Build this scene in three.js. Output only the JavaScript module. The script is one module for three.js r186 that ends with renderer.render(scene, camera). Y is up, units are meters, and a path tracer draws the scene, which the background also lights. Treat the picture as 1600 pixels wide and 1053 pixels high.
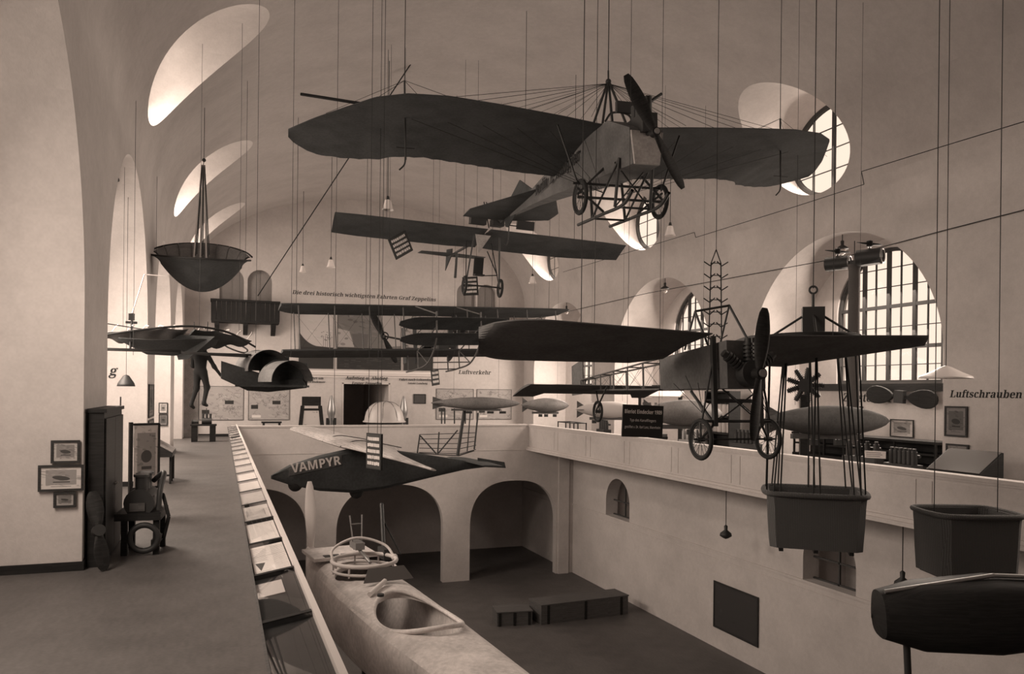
import * as THREE from 'three';
import { mergeGeometries, mergeVertices, toCreasedNormals } from 'three/addons/utils/BufferGeometryUtils.js';
import { MarchingCubes } from 'three/addons/objects/MarchingCubes.js';
import { FontLoader } from 'three/addons/loaders/FontLoader.js';
import { TextGeometry } from 'three/addons/geometries/TextGeometry.js';
import { RectAreaLightUniformsLib } from 'three/addons/lights/RectAreaLightUniformsLib.js';
import { Brush, Evaluator, SUBTRACTION } from 'three-bvh-csg';

// ---------------------------------------------------------------- camera, sky, exposure
const scene = new THREE.Scene();
const renderer = new THREE.WebGLRenderer();
renderer.toneMapping = THREE.LinearToneMapping;
renderer.toneMappingExposure = 1.0;
renderer.shadowMap.enabled = true;
const SKY = 1.1;                                                  // overcast daylight, toned like the print
scene.background = new THREE.Color().setRGB(SKY, SKY * 0.81, SKY * 0.66);

const F = 1200, PPX = 791, PPY = 611, ROLL = 0.0108, YAW = Math.atan2(446, F), EYE = 2.86;
const camera = new THREE.PerspectiveCamera(2 * Math.atan(526.5 / F) * 180 / Math.PI, 1600 / 1053, 0.1, 400);
camera.position.set(0, EYE, 0);
camera.rotation.order = 'YXZ';
camera.rotation.set(0, -YAW, ROLL);
camera.setViewOffset(1600, 1053, 800 - PPX, 526.5 - PPY, 1600, 1053);
camera.updateProjectionMatrix();

// daylight entering at every window: soft lights of the size of its glass, just inside the panes; the sky stands above, so they look inwards and down, the lowest row more level, where the ground throws light back
RectAreaLightUniformsLib.init();
const DAY = new THREE.Color().setRGB(1, 0.84, 0.71);
function daylight(x, y, z, w, h, dir, power, rows, dip) {
  for (let k = 0; k < rows; k++) {
    const l = new THREE.RectAreaLight(DAY, k || rows < 3 ? power : power * 0.7, w, h / rows), yy = y + (k - (rows - 1) / 2) * h / rows;
    l.position.set(x, yy, z); l.lookAt(x + dir, yy - Math.tan((k || rows < 3 ? dip : dip * 0.5) * Math.PI / 180), z); scene.add(l);
  }
}
const DAY_ARCH = 19.5, DAY_ROUND = 10.5, NEAR = 0.5;                        // a neighbouring wing stands before the nearest bay
for (const z of [-9.3, -20.3, -31.3, -42.3]) { const f = z > -10 ? NEAR : 1; daylight(21.1, 5.5, z, 3.9, 4.0, -1, DAY_ARCH * f, 3, 46); daylight(-3.9, 5.5, z, 3.9, 4.0, 1, DAY_ARCH * f, 3, 46); }
for (const z of [-9.6, -20.8, -32.1, -43.3]) daylight(19.2, 11.3, z, 2.7, 2.1, -1, DAY_ROUND, 2, 40);
for (const z of [-10.4, -21.7, -33.2, -44.2]) daylight(-2.0, 11.3, z, 2.7, 2.1, 1, DAY_ROUND, 2, 40);

// a pixel of the photograph gives a direction; a wall, floor or distance gives the place
const V = (x, y, z) => new THREE.Vector3(x, y, z);
function ray(x, y) {
  const dx = x - PPX, dy = y - PPY, c = Math.cos(ROLL), s = Math.sin(ROLL);
  const u = (dx * c + dy * s) / F, v = (-dx * s + dy * c) / F;
  return V(u * Math.cos(YAW) + Math.sin(YAW), -v, u * Math.sin(YAW) - Math.cos(YAW));
}
const at = (x, y, d) => ray(x, y).multiplyScalar(d).add(V(0, EYE, 0));
const atX = (x, y, X) => { const r = ray(x, y); return r.multiplyScalar(X / r.x).add(V(0, EYE, 0)); };
const atZ = (x, y, Z) => { const r = ray(x, y); return r.multiplyScalar(Z / r.z).add(V(0, EYE, 0)); };
const atY = (x, y, Y) => { const r = ray(x, y); return r.multiplyScalar((Y - EYE) / r.y).add(V(0, EYE, 0)); };

// ---------------------------------------------------------------- helpers
let seed = 7;
const rnd = () => { seed = (seed * 1664525 + 1013904223) >>> 0; return seed / 4294967296; };
const R = (d) => d * Math.PI / 180;
const font = await new FontLoader().loadAsync('fonts/droid/droid_serif_bold.typeface.json');
const sans = await new FontLoader().loadAsync('fonts/droid/droid_sans_bold.typeface.json');

const hash = (x, y) => { const n = Math.sin(x * 127.1 + y * 311.7) * 43758.5453; return n - Math.floor(n); };
function vnoise(x, y, p) {                                         // value noise that repeats every p cells
  const xi = Math.floor(x), yi = Math.floor(y), fx = x - xi, fy = y - yi, m = (a) => ((a % p) + p) % p;
  const u = fx * fx * (3 - 2 * fx), w = fy * fy * (3 - 2 * fy);
  const a = hash(m(xi), m(yi)), b = hash(m(xi + 1), m(yi)), c = hash(m(xi), m(yi + 1)), d = hash(m(xi + 1), m(yi + 1));
  return a + (b - a) * u + (c - a) * w + (a - b - c + d) * u * w;
}
function grainTexture(n, metres, fn, srgb = true) {
  const data = new Uint8Array(n * n * 4);
  for (let j = 0; j < n; j++) for (let i = 0; i < n; i++) {
    const v = Math.max(0, Math.min(255, 255 * fn(i / n, j / n)));
    data.set([v, v, v, 255], (j * n + i) * 4);
  }
  const t = new THREE.DataTexture(data, n, n);
  t.wrapS = t.wrapT = THREE.RepeatWrapping; t.magFilter = THREE.LinearFilter; t.minFilter = THREE.LinearMipmapLinearFilter; t.generateMipmaps = true;
  t.repeat.set(1 / metres, 1 / metres);
  if (srgb) t.colorSpace = THREE.SRGBColorSpace;
  t.needsUpdate = true;
  return t;
}
const plasterMap = grainTexture(512, 5, (u, v) => 0.9 + 0.05 * vnoise(u * 8, v * 8, 8) + 0.03 * vnoise(u * 40, v * 40, 40) + 0.03 * vnoise(u * 160, v * 160, 160));
const plasterBump = grainTexture(256, 1.3, (u, v) => 0.5 * vnoise(u * 20, v * 20, 20) + 0.5 * vnoise(u * 90, v * 90, 90), false);
const floorMap = grainTexture(512, 3, (u, v) => 0.76 + 0.12 * vnoise(u * 6, v * 6, 6) + 0.08 * vnoise(u * 64, v * 20, 64) + 0.08 * vnoise(u * 128, v * 128, 128));
const clothMap = grainTexture(512, 2, (u, v) => 0.72 + 0.16 * vnoise(u * 6, v * 6, 6) + 0.1 * vnoise(u * 50, v * 50, 50) + 0.06 * vnoise(u * 200, v * 200, 200));
const clothBump = grainTexture(256, 0.5, (u, v) => 0.5 + 0.25 * Math.sin(u * 2 * Math.PI * 60) + 0.25 * Math.sin(v * 2 * Math.PI * 60), false);
const woodMap = grainTexture(512, 1.2, (u, v) => 0.7 + 0.2 * vnoise(u * 4, v * 70, 280) + 0.12 * vnoise(u * 16, v * 200, 400));
const weaveMap = grainTexture(512, 0.48, (u, v) => { const a = Math.floor(u * 16), b = Math.abs(Math.sin((v * 24 + (a % 2) * 0.5) * Math.PI)); return 0.45 + 0.5 * Math.sqrt(b) * Math.abs(Math.sin(u * 16 * Math.PI)) ** 0.3; });
const weaveBump = grainTexture(512, 0.48, (u, v) => { const a = Math.floor(u * 16), b = Math.abs(Math.sin((v * 24 + (a % 2) * 0.5) * Math.PI)); return Math.sqrt(b) * Math.abs(Math.sin(u * 16 * Math.PI)) ** 0.3; }, false);

const tone = (v, warm = 1) => new THREE.Color().setRGB(v, v * (1 - 0.07 * warm), v * (1 - 0.10 * warm));
function mat(v, o = {}) {
  const { warm = 1, ...rest } = o;
  if (v < 0.1 && !rest.metalness) return new THREE.MeshPhysicalMaterial({ color: tone(v, warm), roughness: 0.85, metalness: 0, specularIntensity: 0.4, side: THREE.DoubleSide, ...rest });   // dark, dull cloth, timber and rubber
  return new THREE.MeshStandardMaterial({ color: tone(v, warm), roughness: 0.85, metalness: 0, side: THREE.DoubleSide, ...rest });
}
const M = {
  plaster: mat(0.62, { map: plasterMap, bumpMap: plasterBump, bumpScale: 0.002, roughness: 0.95 }),
  floor: mat(0.13, { map: floorMap, roughness: 0.55 }),
  ground: mat(0.28, { map: floorMap }),
  white: mat(0.8), paper: mat(0.74), cream: mat(0.6),
  grey: mat(0.3, { map: plasterMap }), panelGrey: mat(0.34, { map: clothMap }),
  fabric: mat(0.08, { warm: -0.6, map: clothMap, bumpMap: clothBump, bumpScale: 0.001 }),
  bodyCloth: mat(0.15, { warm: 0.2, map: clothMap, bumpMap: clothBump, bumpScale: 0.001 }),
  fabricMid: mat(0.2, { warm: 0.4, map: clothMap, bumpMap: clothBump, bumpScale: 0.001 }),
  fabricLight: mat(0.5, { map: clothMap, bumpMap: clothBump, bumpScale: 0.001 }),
  paleWood: mat(0.66, { roughness: 0.5 }),
  plywood: mat(0.66, { map: woodMap }),
  hull: mat(0.78, { map: clothMap }),
  darkWood: mat(0.028, { warm: 0.3, map: woodMap, roughness: 0.55 }),
  midWood: mat(0.13, { warm: 0.6, map: woodMap, roughness: 0.6 }),
  iron: mat(0.035, { warm: 0, roughness: 0.55, metalness: 0.2 }),
  steel: mat(0.34, { warm: 0.3, roughness: 0.4, metalness: 0.7 }),
  rubber: mat(0.03, { warm: 0, roughness: 0.8 }),
  wire: mat(0.03, { warm: 0, roughness: 0.7 }),
  wicker: mat(0.17, { warm: 0.2, map: weaveMap, bumpMap: weaveBump, bumpScale: 0.006 }),
  envelope: mat(0.26, { warm: 0.7, map: clothMap, roughness: 0.6 }),
  brass: mat(0.4, { roughness: 0.35, metalness: 0.7 }),
  ink: mat(0.03, { warm: 0 }), signBlack: mat(0.025, { warm: 0, roughness: 0.6 }),
  leather: mat(0.03, { warm: 0.2, roughness: 0.6 }),
  coat: mat(0.03, { warm: 0 }), skin: mat(0.4),
  frame: mat(0.05, { warm: 0.3, map: woodMap, roughness: 0.5 }),
  enamel: mat(0.86, { roughness: 0.3 }),
  sash: mat(0.07, { warm: 0.4 }),
  glass: new THREE.MeshPhysicalMaterial({ color: 0xffffff, roughness: 0.02, transmission: 1, thickness: 0, ior: 1.15, side: THREE.DoubleSide }),
  bulb: new THREE.MeshPhysicalMaterial({ color: tone(0.8), roughness: 0.25, transmission: 0.5, thickness: 0, side: THREE.DoubleSide }),
};

const names = new Map();
function numbered(name) {
  const n = names.get(name) ?? 0; names.set(name, n + 1);
  return n ? name + '_' + String(n).padStart(3, '0') : name;
}
function clean(g) {
  let h = g.index ? g.toNonIndexed() : g;
  for (const k of Object.keys(h.attributes)) if (!['position', 'normal', 'uv'].includes(k)) h.deleteAttribute(k);
  if (!h.attributes.normal) h.computeVertexNormals();
  return h;
}
function metreUV(g) {                                              // every face mapped in metres on the plane it faces
  const p = g.attributes.position, n = p.count, uv = new Float32Array(n * 2), a = V(), b = V(), c = V();
  for (let i = 0; i < n; i += 3) {
    a.fromBufferAttribute(p, i); b.fromBufferAttribute(p, i + 1); c.fromBufferAttribute(p, i + 2);
    const nx = b.clone().sub(a).cross(c.clone().sub(a)), X = Math.abs(nx.x), Y = Math.abs(nx.y), Z = Math.abs(nx.z);
    [a, b, c].forEach((q, k) => { const [u, v] = X >= Y && X >= Z ? [q.z, q.y] : Y >= Z ? [q.x, q.z] : [q.x, q.y]; uv[(i + k) * 2] = u; uv[(i + k) * 2 + 1] = v; });
  }
  g.setAttribute('uv', new THREE.BufferAttribute(uv, 2));
  return g;
}
function mesh(name, geos, material, parent, keepUV = false) {
  const list = (Array.isArray(geos) ? geos : [geos]).map(clean);
  list.forEach((g) => { if (!g.attributes.uv) g.setAttribute('uv', new THREE.BufferAttribute(new Float32Array(g.attributes.position.count * 2), 2)); });
  let g = list.length > 1 ? mergeGeometries(list) : list[0];
  if (!keepUV) g = metreUV(g);
  const m = new THREE.Mesh(g, material);
  m.castShadow = m.receiveShadow = true;
  m.name = parent && parent !== scene ? name : numbered(name);
  (parent ?? scene).add(m);
  return m;
}
function tag(o, label, category, group) { o.userData.label = label; o.userData.category = category; if (group) o.userData.group = group; return o; }
function thing(name, label, category, pos = [0, 0, 0], ypr = [0, 0, 0], group) {
  const o = new THREE.Group(); o.name = numbered(name); o.rotation.order = 'YXZ';
  o.position.set(...(pos.isVector3 ? pos.toArray() : pos)); o.rotation.set(R(ypr[1]), R(ypr[0]), R(ypr[2]));
  tag(o, label, category, group); scene.add(o); o.updateMatrixWorld();
  return o;
}
function struct(name, geos, material, parent) { const m = mesh(name, geos, material, parent); if (!parent) m.userData.kind = 'structure'; return m; }
function dup(o, pos, turn, label) {
  const c = o.clone(); c.name = numbered(o.name.replace(/_\d{3}$/, '')); c.userData = { ...o.userData }; if (label) c.userData.label = label;
  c.position.copy(pos.isVector3 ? pos : V(...pos)); if (turn !== undefined) c.rotation.y = turn; scene.add(c); return c;
}
const P3 = (p) => (p.isVector3 ? p : V(...p));
const box = (w, h, d, x = 0, y = 0, z = 0) => new THREE.BoxGeometry(w, h, d).translate(x, y, z);
const span = (x0, x1, y0, y1, z0, z1) => box(Math.abs(x1 - x0), Math.abs(y1 - y0), Math.abs(z1 - z0), (x0 + x1) / 2, (y0 + y1) / 2, (z0 + z1) / 2);
function bar(p, q, r0, r1 = r0, n = 6) {
  p = P3(p); q = P3(q); const d = q.clone().sub(p), g = new THREE.CylinderGeometry(r1, r0, d.length(), n);
  g.applyQuaternion(new THREE.Quaternion().setFromUnitVectors(V(0, 1, 0), d.normalize()));
  return g.translate((p.x + q.x) / 2, (p.y + q.y) / 2, (p.z + q.z) / 2);
}
function beam(p, q, w, h) {                                        // squared timber
  p = P3(p); q = P3(q); const d = q.clone().sub(p), g = new THREE.BoxGeometry(w, d.length(), h);
  g.applyQuaternion(new THREE.Quaternion().setFromUnitVectors(V(0, 1, 0), d.normalize()));
  return g.translate((p.x + q.x) / 2, (p.y + q.y) / 2, (p.z + q.z) / 2);
}
const tube = (pts, r, n = 40, closed = false, k = 8) => new THREE.TubeGeometry(new THREE.CatmullRomCurve3(pts.map(P3), closed), n, r, k, closed);
const ball = (r, x = 0, y = 0, z = 0, n = 16) => new THREE.SphereGeometry(r, n, Math.round(n * 0.7)).translate(x, y, z);
const lathe = (pts, n = 28) => new THREE.LatheGeometry(pts.map((p) => new THREE.Vector2(...p)), n);
const ring = (r, t, n = 32, k = 8) => new THREE.TorusGeometry(r, t, k, n);
function extrude(pts, depth, bevel = 0) {
  return new THREE.ExtrudeGeometry(new THREE.Shape(pts.map((p) => new THREE.Vector2(...p))), { depth, bevelEnabled: bevel > 0, bevelSize: bevel, bevelThickness: bevel, bevelSegments: 2, curveSegments: 8 });
}
function loft(rows, caps = true, closedRow = true) {               // rows of equally many points
  const n = rows[0].length, pos = [], idx = [], add = (p) => { pos.push(...(p.isVector3 ? p.toArray() : p)); };
  rows.forEach((r) => r.forEach(add));
  for (let i = 0; i + 1 < rows.length; i++) for (let j = 0; j < (closedRow ? n : n - 1); j++) {
    const a = i * n + j, b = i * n + (j + 1) % n; idx.push(a, b, a + n, b, b + n, a + n);
  }
  if (caps) for (const i of [0, rows.length - 1]) {
    const c = [0, 0, 0]; rows[i].forEach((p) => { const q = p.isVector3 ? p.toArray() : p; c[0] += q[0] / n; c[1] += q[1] / n; c[2] += q[2] / n; });
    const k = pos.length / 3; add(c);
    for (let j = 0; j < n; j++) { const a = i * n + j, b = i * n + (j + 1) % n; if (i) idx.push(a, b, k); else idx.push(b, a, k); }
  }
  const g = new THREE.BufferGeometry(); g.setAttribute('position', new THREE.Float32BufferAttribute(pos, 3)); g.setIndex(idx);
  return toCreasedNormals(g, 0.7);
}
// a wing: stations [x, zLE, zTE, yLE, yTE], cambered, with a rounded nose and a sharp rear edge
function wingGeometry(stations, camber = 0.05, thick = 0.03, n = 10) {
  return loft(stations.map(([x, z0, z1, y0, y1, th]) => {
    const up = [], low = [], c = Math.abs(z0 - z1), t = th ?? thick;
    for (let k = 0; k <= n; k++) {
      const s = k / n, z = z0 + (z1 - z0) * s, y = y0 + (y1 - y0) * s + camber * c * 4 * s * (1 - s) * (1 - 0.4 * s);
      const h = t * (0.25 + 1.6 * Math.sqrt(s) * (1 - s)) * (s > 0.98 ? 0.3 : 1);
      up.push([x, y + h / 2, z]); low.unshift([x, y - h / 2, z]);
    }
    return [...up, ...low];
  }));
}
function lerpTable(t, x) { for (let i = 0; i + 1 < t.length; i++) if (x <= t[i + 1][0]) { const s = (x - t[i][0]) / (t[i + 1][0] - t[i][0]); return t[i][1] + (t[i + 1][1] - t[i][1]) * Math.max(0, s); } return t[t.length - 1][1]; }
function text(str, size, depth = 0.004, f = font, slant = 0) {
  const g = new TextGeometry(str, { font: f, size, depth, curveSegments: 3, bevelEnabled: false });
  g.computeBoundingBox(); const b = g.boundingBox; g.translate(-(b.min.x + b.max.x) / 2, 0, 0);
  if (slant) g.applyMatrix4(new THREE.Matrix4().set(1, slant, 0, 0, 0, 1, 0, 0, 0, 0, 1, 0, 0, 0, 0, 1));
  return g;
}
function canvasTexture(w, h, draw) {
  const c = document.createElement('canvas'); c.width = w; c.height = h; const x = c.getContext('2d'); draw(x, w, h);
  const t = new THREE.CanvasTexture(c); t.colorSpace = THREE.SRGBColorSpace; return t;
}
const printed = (w, h, draw, rough = 0.7) => new THREE.MeshStandardMaterial({ map: canvasTexture(w, h, draw), roughness: rough, side: THREE.DoubleSide });
const grey = (v) => `rgb(${Math.round(v)},${Math.round(v * 0.97)},${Math.round(v * 0.955)})`;

// ---------------------------------------------------------------- the hall
const XL = -2, XR = 19.2, XC = 8.6, ZE = -48.28, ZN = 7.2, VA = 10.6, VB = 6.2, VY = 8.5, LOW = -7.6;
const BAL = { left: 0.78, right: 16.4, far: -40.36, near: 4.5 };
const vaultY = (x) => VY + VB * Math.sqrt(Math.max(0, 1 - ((x - XC) / VA) ** 2));
const BAYS = [-9.3, -20.3, -31.3, -42.3], NR = 4.2, NS = 4.05, DEEP = 2.3;
const arcPts = (cu, cv, r, n = 28, a0 = Math.PI, a1 = 0) => Array.from({ length: n + 1 }, (_, k) => { const a = a0 + (a1 - a0) * k / n; return [cu + r * Math.cos(a), cv + r * Math.sin(a)]; });

struct('ground', span(-140, 160, -9.2, -9, -160, 120), M.ground);

// side walls with their deep arched bays, and the thinner outer wall with the windows behind
function sideWall(name, dir, X) {
  const u = (z) => -dir * z, lo = Math.min(u(ZE - 0.4), u(ZN + 0.4)), hi = Math.max(u(ZE - 0.4), u(ZN + 0.4));
  const cs = BAYS.map(u).sort((a, b) => a - b), pts = [[lo, 0]];
  for (const c of cs) pts.push([c - NR, 0], ...arcPts(c, NS, NR, 48), [c + NR, 0]);
  pts.push([hi, 0], [hi, VY], [lo, VY]);
  const place = (g, x) => g.rotateY(dir * Math.PI / 2).translate(x, 0, 0);
  const wall = struct(name, toCreasedNormals(place(extrude(pts, DEEP), X), 0.5), M.plaster);
  const s = new THREE.Shape([[lo, -9], [hi, -9], [hi, 8.8], [lo, 8.8]].map((p) => new THREE.Vector2(...p)));
  for (const c of cs) s.holes.push(new THREE.Path([[c - 2.25, 3.26], [c + 2.25, 3.26], ...arcPts(c, 5.7, 2.25, 40, 0, Math.PI)].map((p) => new THREE.Vector2(...p))));
  struct('window_wall', place(new THREE.ExtrudeGeometry(s, { depth: 0.4, bevelEnabled: false }), X + dir * DEEP), M.plaster, wall);
  return wall;
}
const OCULI = { wall_right: [-9.6, -20.8, -32.1, -43.3], wall_left: [-10.4, -21.7, -33.2, -44.2] };
const wallRight = sideWall('wall_right', 1, XR), wallLeft = sideWall('wall_left', -1, XL);

// barrel vault, bored through by the round lights
{
  const pts = [];
  for (let k = 0; k <= 96; k++) { const a = Math.PI * k / 96; pts.push([XC + VA * Math.cos(a), VY + VB * Math.sin(a)]); }
  pts.push([XL - 0.52, VY], [XL - 0.52, 15.6], [XR + 0.52, 15.6], [XR + 0.52, VY]);
  const g = extrude(pts, ZN - ZE + 0.8).translate(0, 0, ZE - 0.4);
  let brush = new Brush(clean(g)); brush.updateMatrixWorld();
  const ev = new Evaluator(); ev.attributes = ['position', 'normal', 'uv']; ev.useGroups = false;
  for (const [side, zs] of Object.entries(OCULI)) for (const z of zs) {
    const c = new THREE.CylinderGeometry(1, 1, 9, 64).rotateZ(Math.PI / 2).scale(1, 1.6, 2.0).translate(side === 'wall_right' ? 19.7 : -2.5, 11.3, z);
    const b = new Brush(clean(c)); b.updateMatrixWorld();
    brush = ev.evaluate(brush, b, SUBTRACTION); brush.updateMatrixWorld();
  }
  const gg = brush.geometry; gg.clearGroups?.();
  const ceil = struct('ceiling', toCreasedNormals(clean(gg), 0.35), M.plaster);
  struct('roof_ledge', [span(XR + 0.4, XR + DEEP + 0.4, VY, VY + 0.3, ZE - 0.4, ZN + 0.4), span(XL - DEEP - 0.4, XL - 0.4, VY, VY + 0.3, ZE - 0.4, ZN + 0.4)], M.plaster, ceil);
}

// windows: dark sash bars, and every pane on its own
let nWindow = 1;
function archedWindow(dir, X, zc, panes) {
  const w = struct('window_' + nWindow++, (() => {
    const o = [[-2.25, 3.26], [2.25, 3.26], ...arcPts(0, 5.7, 2.25, 40, 0, Math.PI)].map((p) => new THREE.Vector2(...p));
    const s = new THREE.Shape(o); s.holes.push(new THREE.Path([[-2.13, 3.38], [2.13, 3.38], ...arcPts(0, 5.7, 2.13, 40, 0, Math.PI)].map((p) => new THREE.Vector2(...p))));
    return new THREE.ExtrudeGeometry(s, { depth: 0.14, bevelEnabled: false });
  })(), M.sash);
  w.position.set(X, 0, zc); w.rotation.y = dir * Math.PI / 2;
  const top = (x) => 5.7 + Math.sqrt(Math.max(0, 2.13 ** 2 - x * x));
  const rows = [3.38, 3.9, 4.5, 5.2, 5.92, 6.6, 7.25, 7.83], cols = Array.from({ length: 9 }, (_, k) => -2.13 + k * 4.26 / 8);
  for (let k = 1; k < 8; k++) mesh('mullion', span(cols[k] - (k % 2 ? 0.018 : 0.06), cols[k] + (k % 2 ? 0.018 : 0.06), 3.3, top(cols[k]) + 0.03, 0.02, k % 2 ? 0.08 : 0.13), M.sash, w);
  for (let k = 1; k < 7; k++) { const half = rows[k] <= 5.7 ? 2.16 : Math.sqrt(2.13 ** 2 - (rows[k] - 5.7) ** 2) + 0.02, t = k === 2 || k === 4 ? 0.06 : 0.014; mesh('glazing_bar', span(-half, half, rows[k] - t, rows[k] + t, 0.03, k === 2 || k === 4 ? 0.12 : 0.07), M.sash, w); }
  if (!panes) {
    const o = [[-2.15, 3.36], [2.15, 3.36], ...arcPts(0, 5.7, 2.15, 40, 0, Math.PI)];
    mesh('pane', new THREE.ShapeGeometry(new THREE.Shape(o.map((p) => new THREE.Vector2(...p)))).translate(0, 0, 0.05), M.glass, w);
  } else for (let i = 0; i < 8; i++) for (let j = 0; j < 7; j++) {
    const [x0, x1, y0, y1] = [cols[i], cols[i + 1], rows[j], rows[j + 1]], pts = [[x0, y0], [x1, y0]];
    for (let k = 6; k >= 0; k--) { const x = x0 + (x1 - x0) * k / 6; pts.push([x, Math.min(y1, top(x))]); }
    if (Math.max(...pts.slice(2).map((p) => p[1])) < y0 + 0.06) continue;
    for (const p of pts) p[1] = Math.max(p[1], y0);
    mesh('pane', new THREE.ShapeGeometry(new THREE.Shape(pts.map((p) => new THREE.Vector2(...p)))).translate(0, 0, 0.05), M.glass, w);
  }
}
function roundWindow(dir, X, zc) {
  const ell = (rz, ry, n = 56) => Array.from({ length: n }, (_, k) => new THREE.Vector2(rz * Math.cos(k * 2 * Math.PI / n), ry * Math.sin(k * 2 * Math.PI / n)));
  const s = new THREE.Shape(ell(2.02, 1.62)); s.holes.push(new THREE.Path(ell(1.86, 1.46)));
  const w = struct('window_' + nWindow++, new THREE.ExtrudeGeometry(s, { depth: 0.14, bevelEnabled: false }), M.sash);
  w.position.set(X, 11.3, zc); w.rotation.y = dir * Math.PI / 2;
  const ry = (x) => 1.47 * Math.sqrt(1 - (x / 1.87) ** 2);
  mesh('mullion', span(-0.05, 0.05, -1.48, 1.48, 0.02, 0.13), M.sash, w);
  for (const x of [-0.95, 0.95]) mesh('glazing_bar', span(x - 0.015, x + 0.015, -ry(x), ry(x), 0.03, 0.07), M.sash, w);
  for (const y of [-0.72, 0, 0.72]) { const h = 1.87 * Math.sqrt(1 - (y / 1.47) ** 2); mesh('glazing_bar', span(-h, h, y - 0.015, y + 0.015, 0.03, 0.07), M.sash, w); }
  for (const sgn of [-1, 1]) mesh('pane', new THREE.ShapeGeometry(new THREE.Shape(Array.from({ length: 25 }, (_, k) => { const a = -Math.PI / 2 + Math.PI * k / 24; return new THREE.Vector2(sgn * 1.87 * Math.cos(a), 1.47 * Math.sin(a)); }))).translate(0, 0, 0.05), M.glass, w);
}
BAYS.forEach((z, i) => { archedWindow(1, XR + DEEP + 0.06, z, i > 0); archedWindow(-1, XL - DEEP - 0.06, z, false); });
OCULI.wall_right.forEach((z) => roundWindow(1, 19.55, z)); OCULI.wall_left.forEach((z) => roundWindow(-1, XL - 0.35, z));

// galleries: floors, balustrades
struct('floor', [span(XL - DEEP - 0.1, 0.5, -0.45, 0, ZE - 0.3, ZN + 0.3), span(0.5, BAL.right, -0.45, 0, ZE - 0.3, BAL.far - 0.1), span(BAL.right + 0.05, XR + DEEP + 0.1, -0.45, 0, ZE - 0.3, ZN + 0.3), span(0.5, BAL.right + 0.05, -0.45, 0, BAL.near, ZN + 0.3)], M.floor);
const balR = struct('wall_balustrade_right', [span(BAL.right, BAL.right + 0.22, -0.47, 0.9, BAL.far + 0.02, BAL.near)], M.plaster);
mesh('coping', [span(BAL.right - 0.06, BAL.right + 0.3, 0.9, 0.99, BAL.far - 0.1, BAL.near), span(BAL.right - 0.03, BAL.right + 0.26, 0.84, 0.9, BAL.far, BAL.near)], M.plaster, balR);
mesh('cornice', [span(BAL.right - 0.16, BAL.right + 0.05, -0.47, -0.36, BAL.far, BAL.near), span(BAL.right - 0.08, BAL.right + 0.05, -0.36, -0.27, BAL.far, BAL.near)], M.plaster, balR);
for (let z = BAL.far + 0.35, k = 0; z < BAL.near - 0.6; k++) { const L = k % 2 ? 0.42 : 3.2; mesh('panel', span(BAL.right - 0.018, BAL.right + 0.02, -0.2, 0.76, z, Math.min(z + L, BAL.near)), M.plaster, balR); z += L + 0.05; }
struct('wall_balustrade_left', [span(0.5, BAL.left, -0.45, 0.88, BAL.far + 0.02, BAL.near)], M.plaster);
struct('wall_balustrade_near', [span(0.5, BAL.right + 0.2, -0.45, 0.95, BAL.near, BAL.near + 0.22)], M.plaster);

// lower court: far wall with three arches, side walls, floor, corridor behind
{
  const pts = [[XL, LOW]], arches = [[1.55, 2.65], [8.55, 2.87], [15.55, 2.6]];
  for (const [c, r] of arches) {
    pts.push([c - r, LOW]);
    for (let k = 0; k <= 40; k++) { const a = Math.PI - Math.PI * k / 40, e = 2 / 2.5, cs = Math.cos(a), sn = Math.sin(a); pts.push([c + r * Math.sign(cs) * Math.abs(cs) ** e, -4.75 + 2.58 * Math.abs(sn) ** e]); }
    pts.push([c + r, LOW]);
  }
  pts.push([XR, LOW], [XR, -0.02], [BAL.right + 0.2, -0.02], [BAL.right + 0.2, 0.9], [0.5, 0.9], [0.5, -0.02], [XL, -0.02]);
  const w = struct('wall_lower_far', toCreasedNormals(extrude(pts, 0.45).translate(0, 0, BAL.far - 0.45), 0.5), M.plaster);
  mesh('coping', span(0.5, BAL.right - 0.05, 0.9, 0.985, BAL.far - 0.5, BAL.far + 0.05), M.plaster, w);
  mesh('band', span(XL, BAL.right - 0.1, -0.46, -0.42, BAL.far - 0.02, BAL.far + 0.025), M.plaster, w);
  mesh('pilaster', [span(18.25, 18.9, LOW, -0.45, BAL.far - 0.05, BAL.far + 0.12)], M.plaster, w);
}
const arched = (c, r, spring, bottom) => [[c - r, bottom], [c + r, bottom], ...arcPts(c, spring, r, 24, 0, Math.PI)].map((p) => new THREE.Vector2(...p));
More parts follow.
